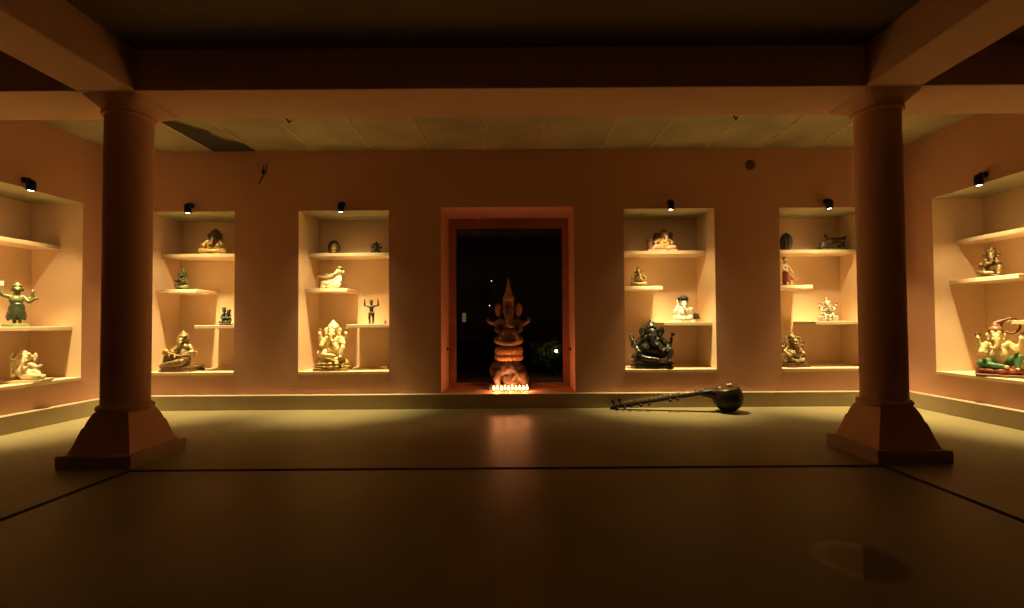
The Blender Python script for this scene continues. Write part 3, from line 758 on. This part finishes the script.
# --- niche right of the window
t, h = put('D', 662, S1, V1 + .13, 229, 'reclining_figurine', 'multicoloured figurine with yellow belly between brown bolsters, top shelf right of the window', 'figurine')
H = h
k = Clay(); k.box((0, .02, .045), (.62, .30, .045)); k.build('base', PINK, t, H, 0, .022)
k = Clay(); k.chain(((-.48, -.02, .15), .15), ((-.48, .02, .48), .14)); k.ball((-.48, .02, .50), (.17, .16, .10)); k.build('bolster', BROWN, t, H, 0, .02, .006, 8)
k = Clay(); k.chain(((-.20, .14, .2), .16), ((-.16, .16, .62), .16)); k.ball((-.17, .13, .74), .13); k.chain(((.46, .14, .15), .12), ((.44, .14, .55), .11)); k.build('backrest', BROWN, t, H, 0, .02, .008, 8)
c = Clay(); c.ball((.10, -.05, .34), (.24, .20, .22)); c.ball((.12, 0, .50), (.19, .14, .13)); c.build('belly', material('yellow_paint', (.72, .55, .14), .5, 0, .2, 8), t, H, 0, .018, .004, 8)
c = Clay()
c.chain(((.0, -.1, .20), .12), ((-.30, -.20, .22), .10), ((-.44, -.24, .12), .06)); c.chain(((.22, -.1, .18), .12), ((.48, -.20, .18), .10), ((.20, -.28, .13), .06))
c.chain(((-.06, 0, .54), .075), ((-.26, -.08, .42), .06), ((-.30, -.18, .38), .045)); hand(c, (-.31, -.2, .38), .045); c.chain(((.30, 0, .54), .075), ((.46, -.08, .42), .06), ((.38, -.2, .34), .045)); hand(c, (.37, -.22, .35), .045)
head_elephant(c, (.14, -.05, .74), 1.05, -1, .5); c.build('body', PINK, t, H, 0, .018, .006, 8)
k = Clay()
for q in (-1, 1): k.ball((.14 + q * .25, .0, .72), (.12, .035, .15), (0, q * R(12), -q * R(20)))
k.ball((.14, .02, .88), (.17, .14, .08)); k.ball((.12, .02, .955), (.09, .08, .045)); k.build('headdress', BROWN, t, H, 0, .018, .006, 10)

t, h = put('D', 638.5, S2, V2 + .12, 266, 'seated_figurine', 'small antique bronze figurine of triangular outline, middle shelf right of the window', 'figurine')
slab_base(t, .19, .13, 0, .022, PATINA, 'base', 1); ganesha(t, h - .02, OLDBRASS, BRONZE, .02, 2, 'lotus', 1.05, -1, .85, 'tiers', rough=.016, voxel=.018)

t, h = put('D', 682.5, S3, V3 + .15, 294.5, 'seated_figurine', 'white marble seated figurine wearing a black turban, right of the window', 'figurine')
slab_base(t, .26, .17, 0, .026, MARBLE, 'base', 1); ganesha(t, h - .024, MARBLE, BLACKHAIR, .024, 2, 'lotus', .98, 1, .85, 'turban', rough=.004)
k = Clay(); k.ball((.43, -.24, .17), (.13, .10, .10)); k.ball((.34, -.28, .23), .065); k.ball((.35, -.25, .30), .03); k.chain(((.52, -.22, .12), .03), ((.58, -.28, .05), .02)); k.ball((.43, -.24, .07), (.14, .09, .05)); k.build('mouse', DARKSTONE, t, h - .024, .024, .014)

t, h = put('D', 650.8, SILL, .17, 318, 'seated_statue', 'large black stone seated statue on a stepped black plinth above the sitar', 'statue', -6)
slab_base(t, .455, .30, 0, .082, BLACKSTONE, 'plinth', 2)
ganesha(t, h - .078, BLACKSTONE, BLACKSTONE, .078, 4, 'ease', 1.12, 1, .98, 'cone', raise_=-.17, rough=.014, voxel=.013, belly=1.18)

# --- niche left of the right pillar
t, h = put('E', 787, S1, V1 + .12, 232.5, 'egg_shaped_carving', 'dark ribbed egg shaped stone carving, top shelf beside the right pillar', 'carving')
t.scale = (.82, .9, 1); c = Clay(); c.ball((0, 0, .50), (.36, .30, .50)); c.ball((0, 0, .22), (.35, .29, .22))
for a in (-60, -30, 0, 30, 60): c.chain(*[((.37 * math.sin(R(a)) * math.cos(R(b)), -.30 * math.cos(R(a)) * math.cos(R(b)), .46 + .5 * math.sin(R(b))), .03) for b in range(-50, 81, 26)])
c.build('body', DARKSTONE, t, h, 0, .025, .006, 7)
t, h = put('E', 833, S1, V1 + .12, 233.5, 'reclining_figurine', 'dark bronze figure reclining on a curved couch, top shelf beside the right pillar', 'figurine')
t.scale = (.80, .8, 1); k = Clay(); k.box((.08, .02, .07), (.86, .34, .07)); k.chain(((.20, .0, .22), .08), ((.62, .04, .30), .08), ((.86, .04, .50), .07), ((.94, .04, .66), .05)); k.chain(((.78, -.1, .12), .06), ((.80, -.08, .35), .05)); k.build('couch', PATINA, t, h, 0, .03, .008, 6)
k = Clay(); k.ball((-.55, -.04, .34), (.32, .24, .28)); k.ball((-.74, -.08, .22), (.20, .2, .18)); k.build('cushion', DARKSTONE, t, h, 0, .03, .012, 7)
c = Clay(); c.chain(((-.30, 0, .56), .17), ((.02, -.04, .58), .19), ((.30, -.04, .60), .15), ((.62, -.06, .66), .11), ((.84, -.06, .74), .07)); c.ball((.90, -.08, .78), (.09, .06, .10))
c.chain(((.25, -.12, .58), .12), ((.48, -.22, .56), .09), ((.80, -.20, .62), .06)); c.chain(((-.32, -.10, .62), .08), ((-.45, -.2, .48), .065), ((-.56, -.2, .60), .05))
c.chain(((-.25, -.15, .60), .08), ((-.02, -.26, .54), .06), ((.16, -.26, .60), .05)); c.ball((-.44, -.04, .76), (.15, .14, .15)); c.chain(((-.46, -.16, .72), .07), ((-.62, -.2, .66), .05), ((-.74, -.2, .70), .035)); c.ball((-.42, .0, .90), (.10, .10, .06)); c.ball((-.42, .0, .96), .05)
c.build('body', BRONZE, t, h, 0, .03, .010, 6)

t, h = put('E', 786.5, S2, V2 + .12, 256, 'standing_figurine', 'slim cream figurine in a dull red robe, middle shelf beside the right pillar', 'figurine', 20)
slab_base(t, .14, .11, 0, .02, BROWN, 'base', 1)
H = h - .018; c = Clay()
c.ball((-.02, 0, .50), (.10, .085, .11)); c.ball((-.04, 0, .63), (.105, .08, .09)); c.limb((-.04, 0, .66), (-.05, 0, .78), .05, .05); c.ball((-.05, -.01, .83), (.075, .08, .085)); c.ball((-.05, -.085, .825), .02)
c.chain(((-.14, 0, .66), .045), ((-.20, -.06, .52), .038), ((-.10, -.14, .46), .03)); hand(c, (-.09, -.15, .46), .028); c.chain(((.06, 0, .66), .045), ((.13, -.06, .52), .038), ((.16, -.12, .40), .03)); hand(c, (.17, -.13, .38), .028, (0, 0, -1))
c.ball((-.06, -.10, .03), (.04, .07, .03)); c.ball((.10, -.10, .03), (.04, .07, .03)); c.build('body', CREAM, t, H, .018, .014, .004, 10)
k = Clay(); k.chain(((-.02, 0, .44), .10), ((.02, -.01, .10), .14)); k.chain(((.06, -.06, .26), .07), ((.16, -.14, .20), .05)); k.build('robe', REDCLOTH, t, H, .018, .014, .006, 9)
k = Clay(); k.ball((-.05, .01, .90), (.085, .085, .05)); k.limb((-.05, 0, .93), (-.05, 0, .99), .045, .012); k.build('headdress', BROWN, t, H, .018, .013)

t, h = put('E', 827.5, S3, V3 + .15, 297.5, 'seated_figurine', 'silver white seated figurine on a cushion, lower shelf beside the right pillar', 'figurine', -14)
lotus_base(t, .112, .085, .006, .062, SILVER, 12, 'cushion'); ganesha(t, h - .055, SILVER, BRONZE, .055, 4, 'lotus', .95, -1, .8, 'tiers', raise_=-.10, rough=.010, lean=-.06, voxel=.018)

t, h = put('E', 791, SILL, .20, 331, 'seated_statue', 'bulky rough carved bronze statue on the sill beside the right pillar', 'statue', 14)
slab_base(t, .29, .24, 0, .055, BRONZE, 'plinth', 2); ganesha(t, h - .05, OLDBRASS, BRONZE, .05, 4, 'lotus', .98, 1, 1.1, 'round', raise_=-.16, rough=.030, voxel=.016, belly=1.15)

# --- right side wall niche
t, h = put('F', 991, S2, V2 + .12, 245.5, 'seated_figurine', 'dark bronze seated figurine, middle shelf of the right side wall niche', 'figurine', 10)
slab_base(t, .17, .13, 0, .026, BRONZE, 'base', 1)
ganesha(t, h - .024, BRONZE, BRONZE, .024, 2, 'ease', .72, -1, .75, 'cone', lean=.05, rough=.010, voxel=.016)

t, h = put('F', 998, SILL, .17, 319, 'seated_statue', 'painted statue in green cloth on a red seat, right side wall niche', 'statue', 18)
t.scale = (.86, .9, 1); k = Clay(); k.box((0, -.03, .025), (.36, .27, .025)); k.build('base', BROWN, t, h, 0, .016, .003, 8)
k = Clay()
for a in range(0, 360, 30): k.ball((.26 * math.cos(R(a)), -.02 + .18 * math.sin(R(a)), .10), (.11, .10, .06))
k.ball((0, 0, .11), (.34, .24, .055)); k.build('seat', REDCLOTH, t, h, 0, .016, .004, 8)
ganesha(t, h * .83, PALEPAINT, BROWN, h * .13, 4, 'ease', .92, -1, .72, 'round', hs=.85, belly=.85, clothmat=GREENCLOTH, raise_=-.02, lean=-.06, rough=.004, heldmat=BROWN)
k = Clay(); k.ring((.17, .08, .88), .13, .022, 'Y', -120, 200, 18); k.limb((-.06, .05, .92), (.10, .08, .99), .04, .02); k.build('hair_loop', BROWN, t, h, 0, .013)

# ------------------------------------------------------------------ the statue in the window
SY = 5.74
sx = pxX(509, 380, SY); top = atY(506, 278, SY).z
t = thing('window_statue', 'tall carved stone statue on a lotus above a crouching animal, in the window', 'statue', (sx, SY, WZ0))
Z = lambda py: atY(508, py, SY).z - WZ0
px1 = SY / F
bm = bmesh.new(); add_box(bm, (-.245, -.15, 0), (.245, .15, .035)); from_bm('base_slab', bm, TERRADARK, t, bevel=.006)
c = Clay()      # crouching animal that carries the lotus
zt = Z(359)
c.ball((.02, .02, .19), (.215, .15, .165)); c.ball((-.14, -.02, .23), (.11, .12, .13)); c.ball((.13, .0, .15), (.12, .14, .13))
c.ball((-.19, -.02, .24), (.045, .07, .085)); c.ball((-.06, -.11, .24), (.05, .03, .08)); c.chain(((-.14, -.12, .21), .055), ((-.15, -.16, .13), .042), ((-.13, -.165, .06), .034), ((-.09, -.165, .045), .026))
c.chain(((.06, -.10, .14), .06), ((.06, -.14, .07), .05)); c.ball((.07, -.15, .055), (.055, .05, .025)); c.chain(((.19, -.06, .12), .07), ((.20, -.11, .06), .05)); c.ball((.20, -.13, .05), (.055, .05, .025)); c.ball((-.02, -.14, .055), (.05, .05, .025)); c.chain(((-.03, -.10, .14), .055), ((-.02, -.13, .07), .045)); c.ball((-.20, -.12, .05), (.05, .05, .025))
c.chain(((.0, 0, .26), .15), ((.0, 0, zt - .03), .125)); c.chain(((.05, -.13, .30), .03), ((.10, -.15, .20), .028), ((.05, -.155, .13), .022))
c.build('animal_carrier', TERRADARK, t, 1, .0, .009, .006, 18)
z1 = Z(347)
GILTSTONE = material('gilded_stone', (.75, .46, .20), .5, .1, .35, 20)
o = lotus_base(t, .175, .130, zt - .02, z1 - zt + .025, GILTSTONE, 18, 'lotus_seat')
H = (top - WZ0) - z1
c = Clay()
for q in (-1, 1):
    c.chain(((q * .06, .0, .06), .058), ((q * .118, -.06, .075), .046), ((q * .05, -.10, .05), .034), ((-q * .03, -.11, .04), .026)); c.ball((q * .09, -.09, .10), (.03, .025, .05))
    sh = (q * .095, 0, .27); c.ball(sh, .038)
    c.chain((sh, .034), ((q * .135, -.03, .18), .028), ((q * .075, -.085, .145), .021)); hand(c, (q * .07, -.092, .15), .02)
    c.chain((sh, .032), ((q * .16, .0, .245), .027), ((q * .215, -.03, .265), .020)); hand(c, (q * .225, -.03, .275), .02)
    c.ring((q * .125, -.02, .20), .03, .007, 'Z', n=10)
c.ball((0, -.02, .12), (.105, .09, .10)); c.ball((0, -.005, .23), (.10, .075, .09)); c.limb((0, 0, .27), (0, 0, .40), .06, .055)
c.ring((0, -.05, .28), .06, .010, 'Y', 180, 360, 12, 1.3); c.ring((0, -.055, .27), .08, .009, 'Y', 180, 360, 12, 1.4)
c.v = [Vector((v.x * 1.12, v.y, v.z * 1.20)) for v in c.v]
hz = Z(310) - z1
c.ball((0, -.01, hz), (.080, .075, .095)); c.ball((0, -.03, hz + .04), (.055, .05, .05))
c.chain(((0, -.065, hz - .01), .040), ((0, -.095, hz - .08), .034), ((.0, -.105, hz - .15), .028), ((.02, -.115, hz - .20), .024), ((.05, -.118, hz - .205), .018))
for q in (-1, 1): c.ball((q * .033, -.068, hz + .015), .011); c.limb((q * .035, -.065, hz - .05), (q * .05, -.105, hz - .065), .012, .006)
c.build('body', TERRACOTTA, t, 1, z1, .007, .004, 22)
for q in (-1, 1):
    c = Clay(); c.ball((q * .128, .012, hz), (.050, .016, .092), (0, q * R(6), -q * R(18)))
    for k in range(5): c.limb((q * (.098 + .015 * k), -.004, hz + .068 - .008 * k), (q * (.102 + .013 * k), -.004, hz - .068 + .010 * k), .0065, .0065)
    c.build('ear', GILTSTONE, t, 1, z1, .0055)
k = Clay(); zc = Z(300) - z1; ztop = H
for f, r in ((0, .078), (.06, .082), (.13, .074), (.22, .058), (.30, .05), (.40, .044), (.52, .036), (.64, .030), (.76, .023), (.88, .015)):
    k.ball((0, .0, zc + (ztop - zc) * f), (r, r, .022))
k.chain(((0, 0, hz + .06), .075), ((0, 0, zc), .066), ((0, 0, zc + (ztop - zc) * .3), .042), ((0, 0, zc + (ztop - zc) * .92), .012)); k.ball((0, 0, ztop - .012), .012)
k.build('crown', GILTSTONE, t, 1, z1, .006, .003, 30)

# row of little oil lamps at its foot
CLAYM = material('fired_clay', (.42, .18, .08), .8, 0, .2, 20)
WAX = material('lamp_oil', (.55, .38, .15), .3, 0, .1, 20)
FLAME = emission('flame', (1.0, .40, .08), 45)
NL = 10
bowl_me = None
for i in range(NL):
    px = 494 + i * (527 - 494) / (NL - 1); yy = D + .075 + (.030 if i % 2 else 0)
    x = pxX(px, 391, yy)
    t = thing('oil_lamp', 'burning clay oil lamp in the row at the foot of the window statue', 'oil lamp', (x, yy, WZ0), random.uniform(-.3, .3), 'row of burning oil lamps')
    if i == 0:
        o1 = lathe('bowl', [(.009, 0), (.013, .004), (.018, .014), (.0195, .022), (.0175, .022), (.014, .014), (.008, .008)], CLAYM, t, 24)
        o2 = lathe('oil', [(.0135, .012), (.015, .017)], WAX, t, 20, smooth=False)
        o3 = lathe('flame', [(.002, .018), (.009, .024), (.0125, .034), (.011, .046), (.006, .060), (.001, .074)], FLAME, t, 14)
        protos = (o1, o2, o3)
    else:
        for o in protos:
            n = o.copy(); COL.objects.link(n); n.parent = t
def flame_light(x, e):
    ld = bpy.data.lights.new('oil_lamp_light', 'POINT'); ld.energy = e; ld.color = (1.0, .29, .12); ld.shadow_soft_size = .03
    lo = bpy.data.objects.new('oil_lamp_light', ld); COL.objects.link(lo); lo.location = (x, D + .07, WZ0 + .055)
FLAME_W = 3.4
for px in (497, 510, 524): flame_light(pxX(px, 391, D + .07), FLAME_W)

# ------------------------------------------------------------------ sitar on the floor
LACQ = material('dark_lacquered_gourd', (.011, .007, .005), .42, 0, .4, 6, spec=.3)
TABLI = material('dark_soundboard_wood', (.10, .045, .018), .35, 0, .4, 8)
BONE = material('bone', (.72, .64, .46), .45, 0, .1, 10)
STEEL = material('string_steel', (.34, .28, .18), .4, .7, .1, 10)
gp = atY(728, 412, 5.02)
hp = Vector((pxX(612, 408, 5.21), 5.21, 0))
gx, gy = gp.x, 5.02
ang = math.atan2(hp.y - gy, hp.x - gx)
tilt = R(10.5)
gz = .158
sit = thing('sitar', 'dark wooden sitar with round gourd lying on the floor along the rear skirting', 'sitar', (gx, gy, gz), rot=None)
sit.rotation_mode = 'QUATERNION'
sit.rotation_quaternion = (Matrix.Rotation(ang, 3, 'Z') @ Matrix.Rotation(tilt, 3, 'Y')).to_quaternion()
prof = []
for a in range(-90, 41, 8):
    prof.append((max(.160 * math.cos(R(a)), .004), .158 * math.sin(R(a))))
lathe('gourd', prof, LACQ, sit, 40)
ztb = prof[-1][1]; rtb = prof[-1][0]
lathe('soundboard', [(rtb + .004, ztb - .006), (rtb + .006, ztb), (rtb, ztb + .006), (rtb * .7, ztb + .014), (rtb * .3, ztb + .018), (.004, ztb + .019)], TABLI, sit, 40)
c = Clay(); c.chain(((.10, 0, ztb - .05), .075), ((.17, 0, ztb - .025), .055), ((.25, 0, ztb - .012), .036)); c.box((.2, 0, ztb + .0), (.10, .03, .012)); c.build('throat', LACQ, sit, 1, 0, .008)
NEND = 1.19
bm = bmesh.new()
secs = [(.16, .046, .034), (.30, .042, .040), (NEND, .036, .036)]; prev = None
for x, hw, dp in secs:
    ring = [bm.verts.new((x, hw * math.cos(R(a)), ztb + (.010 if 0 <= a <= 180 else .010 + dp * math.sin(R(a))))) for a in (0, 180, 205, 230, 255, 285, 310, 335)]
    if prev:
        for k in range(8): bm.faces.new((prev[k], prev[(k + 1) % 8], ring[(k + 1) % 8], ring[k]))
    else: bm.faces.new(ring[::-1])
    prev = ring
bm.faces.new(prev); neck = from_bm('neck', bm, LACQ, sit)
bm = bmesh.new(); add_box(bm, (NEND - .01, -.038, ztb - .036), (NEND + .055, .038, ztb + .012)); add_box(bm, (NEND + .05, -.030, ztb - .050), (NEND + .085, .030, ztb + .004))
from_bm('peg_head', bm, LACQ, sit, bevel=.006)
bm = bmesh.new(); add_box(bm, (-.065, -.042, ztb + .034), (-.015, .042, ztb + .044)); add_box(bm, (-.06, -.038, ztb + .012), (-.05, -.028, ztb + .036)); add_box(bm, (-.06, .028, ztb + .012), (-.05, .038, ztb + .036))
from_bm('bridge', bm, BONE, sit, bevel=.002)
bm = bmesh.new(); add_box(bm, (.05, -.02, ztb + .014), (.075, .02, ztb + .026)); from_bm('sympathetic_bridge', bm, BONE, sit, bevel=.002)
fret = None
for k in range(19):
    x = .25 + (NEND - .31) * (1 - (1 - k / 18) ** 1.25)
    if fret is None:
        bm = bmesh.new(); pts = [(0, .044 * math.cos(R(a)), .010 + ztb + .030 * math.sin(R(a))) for a in range(0, 181, 20)]
        for a, b in zip(pts, pts[1:]): add_tube(bm, a, b, .0032, seg=6)
        fret = from_bm('fret', bm, STEEL, neck); fret.location.x = x
    else:
        n = fret.copy(); COL.objects.link(n); n.parent = neck; n.location.x = x
bm = bmesh.new()
for y in (-.022, -.008, .006, .02): add_tube(bm, (-.13, y, ztb + .016), (-.04, y, ztb + .045), .0009, seg=5); add_tube(bm, (-.04, y, ztb + .045), (NEND, y, ztb + .030), .0009, seg=5)
o = from_bm('strings', bm, STEEL, sit)
def peg_bm(p, d, L=.075):
    bm = bmesh.new(); p = Vector(p); d = Vector(d).normalized()
    add_tube(bm, p, p + d * L * .55, .006, .008, 10); m, _ = along(p + d * L * .5, p + d * L)
    add_lathe(bm, [(.009, 0), (.017, .010), (.019, .022), (.013, .034), (.005, .040)], 14, m); return bm
for p, d in (((NEND + .035, 0, ztb + .01), (.1, 0, 1)), ((NEND - .035, 0, ztb + .01), (0, 0, 1)), ((NEND + .01, .036, ztb - .012), (0, 1, 0)), ((NEND - .07, .034, ztb - .008), (0, 1, 0)),
             ((NEND - .15, .036, ztb - .006), (0, 1, 0)), ((NEND - .25, .037, ztb - .004), (0, 1, -.3)), ((NEND - .34, .038, ztb - .004), (0, 1, -.3)), ((.62, .038, ztb - .004), (0, 1, -.2)), ((.54, .038, ztb - .004), (0, 1, -.2))):
    from_bm('tuning_peg', peg_bm(p, d, .07), LACQ, neck, True)

# ------------------------------------------------------------------ small fixings on wall and ceiling
for px, py, lab in ((287, 121, 'left'), (734, 118, 'right')):
    p = atY(px, py - 2, BY1 + .12)
    p = Vector((atY(px, py - 2, 4.42).x, 4.42, ZC))
    bm = bmesh.new(); add_lathe(bm, [(.022, -.006), (.022, .004)], 16, Matrix.Translation(p)); add_tube(bm, p, p + Vector((0, 0, -.06)), .008); add_tube(bm, p + Vector((0, 0, -.055)), p + Vector((.02, 0, -.085)), .008); add_tube(bm, p + Vector((.02, 0, -.085)), p + Vector((.035, 0, -.062)), .008)
    tag(from_bm('ceiling_hook', bm, BLACKMETAL), 'black hook hanging from the stone ceiling behind the cross beam, the %s one' % lab, 'hook')
p = atY(263.5, 172, D); bm = bmesh.new()
pts = [(0, 0, .075), (.01, -.012, .04), (-.005, -.018, .0), (.012, -.012, -.04), (-.03, -.008, -.10), (-.05, -.006, -.15)]
for a, b in zip(pts, pts[1:]): add_tube(bm, p + Vector(a), p + Vector(b), .006, seg=8)
add_tube(bm, p + Vector((.045, -.006, .09)), p + Vector((.03, -.006, -.03)), .004, seg=8); add_lathe(bm, [(.022, 0), (.020, .012), (.008, .016)], 14, Matrix.Translation(p) @ Matrix.Rotation(R(90), 4, 'X'))
tag(from_bm('wire_stub', bm, BLACKMETAL), 'loose black wire stub high on the rear wall, left of the window', 'wire')
p = atY(750, 165, D); bm = bmesh.new()
add_lathe(bm, [(.060, 0), (.058, .006), (.050, .009), (.030, .010), (.028, .022), (.010, .024)], 24, Matrix.Translation(p + Vector((0, .004, 0))) @ Matrix.Rotation(R(90), 4, 'X'))
tag(from_bm('junction_cover', bm, material('dull_brown_cover', (.22, .10, .06), .7, 0, .4, 20)), 'round dull brown cover high on the rear wall, right of the window', 'junction cover')

# ------------------------------------------------------------------ night outside the window
GROUND = material('night_ground', (.05, .045, .03), .95, 0, .4, 1.0)
structure(box('trim_10', (-30, D + WT + .07, -.45), (30, 70, -.40), GROUND, bevel=0))
YB = 34
bw = lambda px, py: atY(px, py, YB)
b = thing('building', 'dim brown building with one small lit window, far across the dark garden', 'building', (bw(468, 330).x, YB + 2, -.4))
x0, x1, zt = bw(452, 330).x - b.location.x, bw(483, 330).x - b.location.x, bw(468, 291).z + .4
HOUSE = material('house_wall', (.30, .20, .12), .9, 0, .15, .6)
bm = bmesh.new(); add_box(bm, (x0 - 2, -2, 0), (x1, 3, zt)); from_bm('walls', bm, HOUSE, b)
bm = bmesh.new(); add_box(bm, (x0 - 2.2, -2.2, zt), (x1 + .2, 3.2, zt + .25)); from_bm('roof', bm, HOUSE, b)
wl, wh = bw(462.5, 330).x - b.location.x, bw(466, 330).x - b.location.x; za, zb_ = bw(464, 322).z + .4, bw(464, 313).z + .4
bm = bmesh.new(); add_box(bm, (wl, -2.05, za), (wh, -1.98, zb_)); from_bm('lit_window', bm, emission('lit_window', (1, .55, .22), .12), b)
bm = bmesh.new(); add_box(bm, (wl - .12, -2.08, zb_), (wh + .12, -2.0, zb_ + .12)); from_bm('window_lintel', bm, HOUSE, b)
bm = bmesh.new(); add_box(bm, (wl - .12, -2.08, za - .12), (wh + .12, -2.0, za)); from_bm('window_sill', bm, HOUSE, b)

def post_lamp(px, py, Y, rad, strength, label, watts, col=(1, .8, .5)):
    p = atY(px, py, Y); t = thing('garden_lamp', label, 'lamp', (p.x, Y, -.4)); h = p.z + .4
    bm = bmesh.new(); add_lathe(bm, [(.09, 0), (.09, .03), (.03, .06), (.025, h - rad - .03), (.05, h - rad)], 14); from_bm('post', bm, BLACKMETAL, t, True)
    bm = bmesh.new(); bmesh.ops.create_icosphere(bm, subdivisions=2, radius=rad, matrix=Matrix.Translation((0, 0, h))); from_bm('bulb', bm, emission('bulb', col, strength), t, True)
    if watts:
        ld = bpy.data.lights.new('garden_lamp_light', 'POINT'); ld.energy = watts; ld.color = col; ld.shadow_soft_size = rad
        lo = bpy.data.objects.new('garden_lamp_light', ld); COL.objects.link(lo); lo.parent = t; lo.location = (0, -rad - .12, h)
post_lamp(556, 351, 11.5, .030, 60, 'bright white garden lamp on a low post outside the window', 1.5, (1, .85, .5))
post_lamp(491.5, 281, 30, .035, 3, 'faint distant lamp on a tall pole, higher of the two outside the window', 0, (1, .7, .5))
post_lamp(489.5, 305.5, 20, .018, 4, 'tiny distant lamp on a pole, lower of the two beside the statue ear', 0, (1, .8, .7))

LEAF = material('night_leaves', (.10, .13, .035), .6, 0, .5, 3)
def shrub(loc, h, w, label, n):
    t = thing('garden_shrub', label, 'shrub', loc)
    bm = bmesh.new()
    for k in range(6):
        a = k * 1.05; add_tube(bm, (0, 0, 0), (math.cos(a) * w * .35, math.sin(a) * w * .3, h * .8), .018, .006, 6)
    from_bm('stems', bm, material('stem_bark', (.08, .05, .03), .9), t)
    bm = bmesh.new()
    for k in range(n):
        d = Vector((random.gauss(0, 1), random.gauss(0, 1), random.gauss(0, 1))).normalized() * (random.random() ** .4)
        p = Vector((d.x * w * .5, d.y * w * .45, h * .55 + d.z * h * .45)); M = Euler((random.uniform(-1, 1), random.uniform(-1, 1), random.uniform(0, 6.28))).to_matrix(); s = random.uniform(.035, .07)
        vs = [bm.verts.new(M @ Vector(q) * s + p) for q in ((-1.2, 0, 0), (0, -.45, .12), (1.2, 0, -.1), (0, .45, .12))]; bm.faces.new(vs)
    from_bm('foliage', bm, LEAF, t, recalc=False)
p = atY(548, 360, 12.2); shrub((p.x, 12.2, -.4), 1.0, 1.1, 'leafy shrub lit by the garden lamp outside the window', 700)
p = atY(540, 345, 14.5); shrub((p.x, 14.5, -.4), 1.6, 1.8, 'dark taller shrub behind the one by the garden lamp', 700)

# ------------------------------------------------------------------ night world and exposure
w = bpy.data.worlds.new('night'); SC.world = w; w.use_nodes = True
bg = w.node_tree.nodes['Background']; bg.inputs[0].default_value = (.35, .30, .22, 1); bg.inputs[1].default_value = .002
SC.view_settings.view_transform = 'Standard'; SC.view_settings.look = 'None'
SC.view_settings.exposure = 0.0; SC.view_settings.gamma = 1.0; SC.view_settings.use_curve_mapping = False
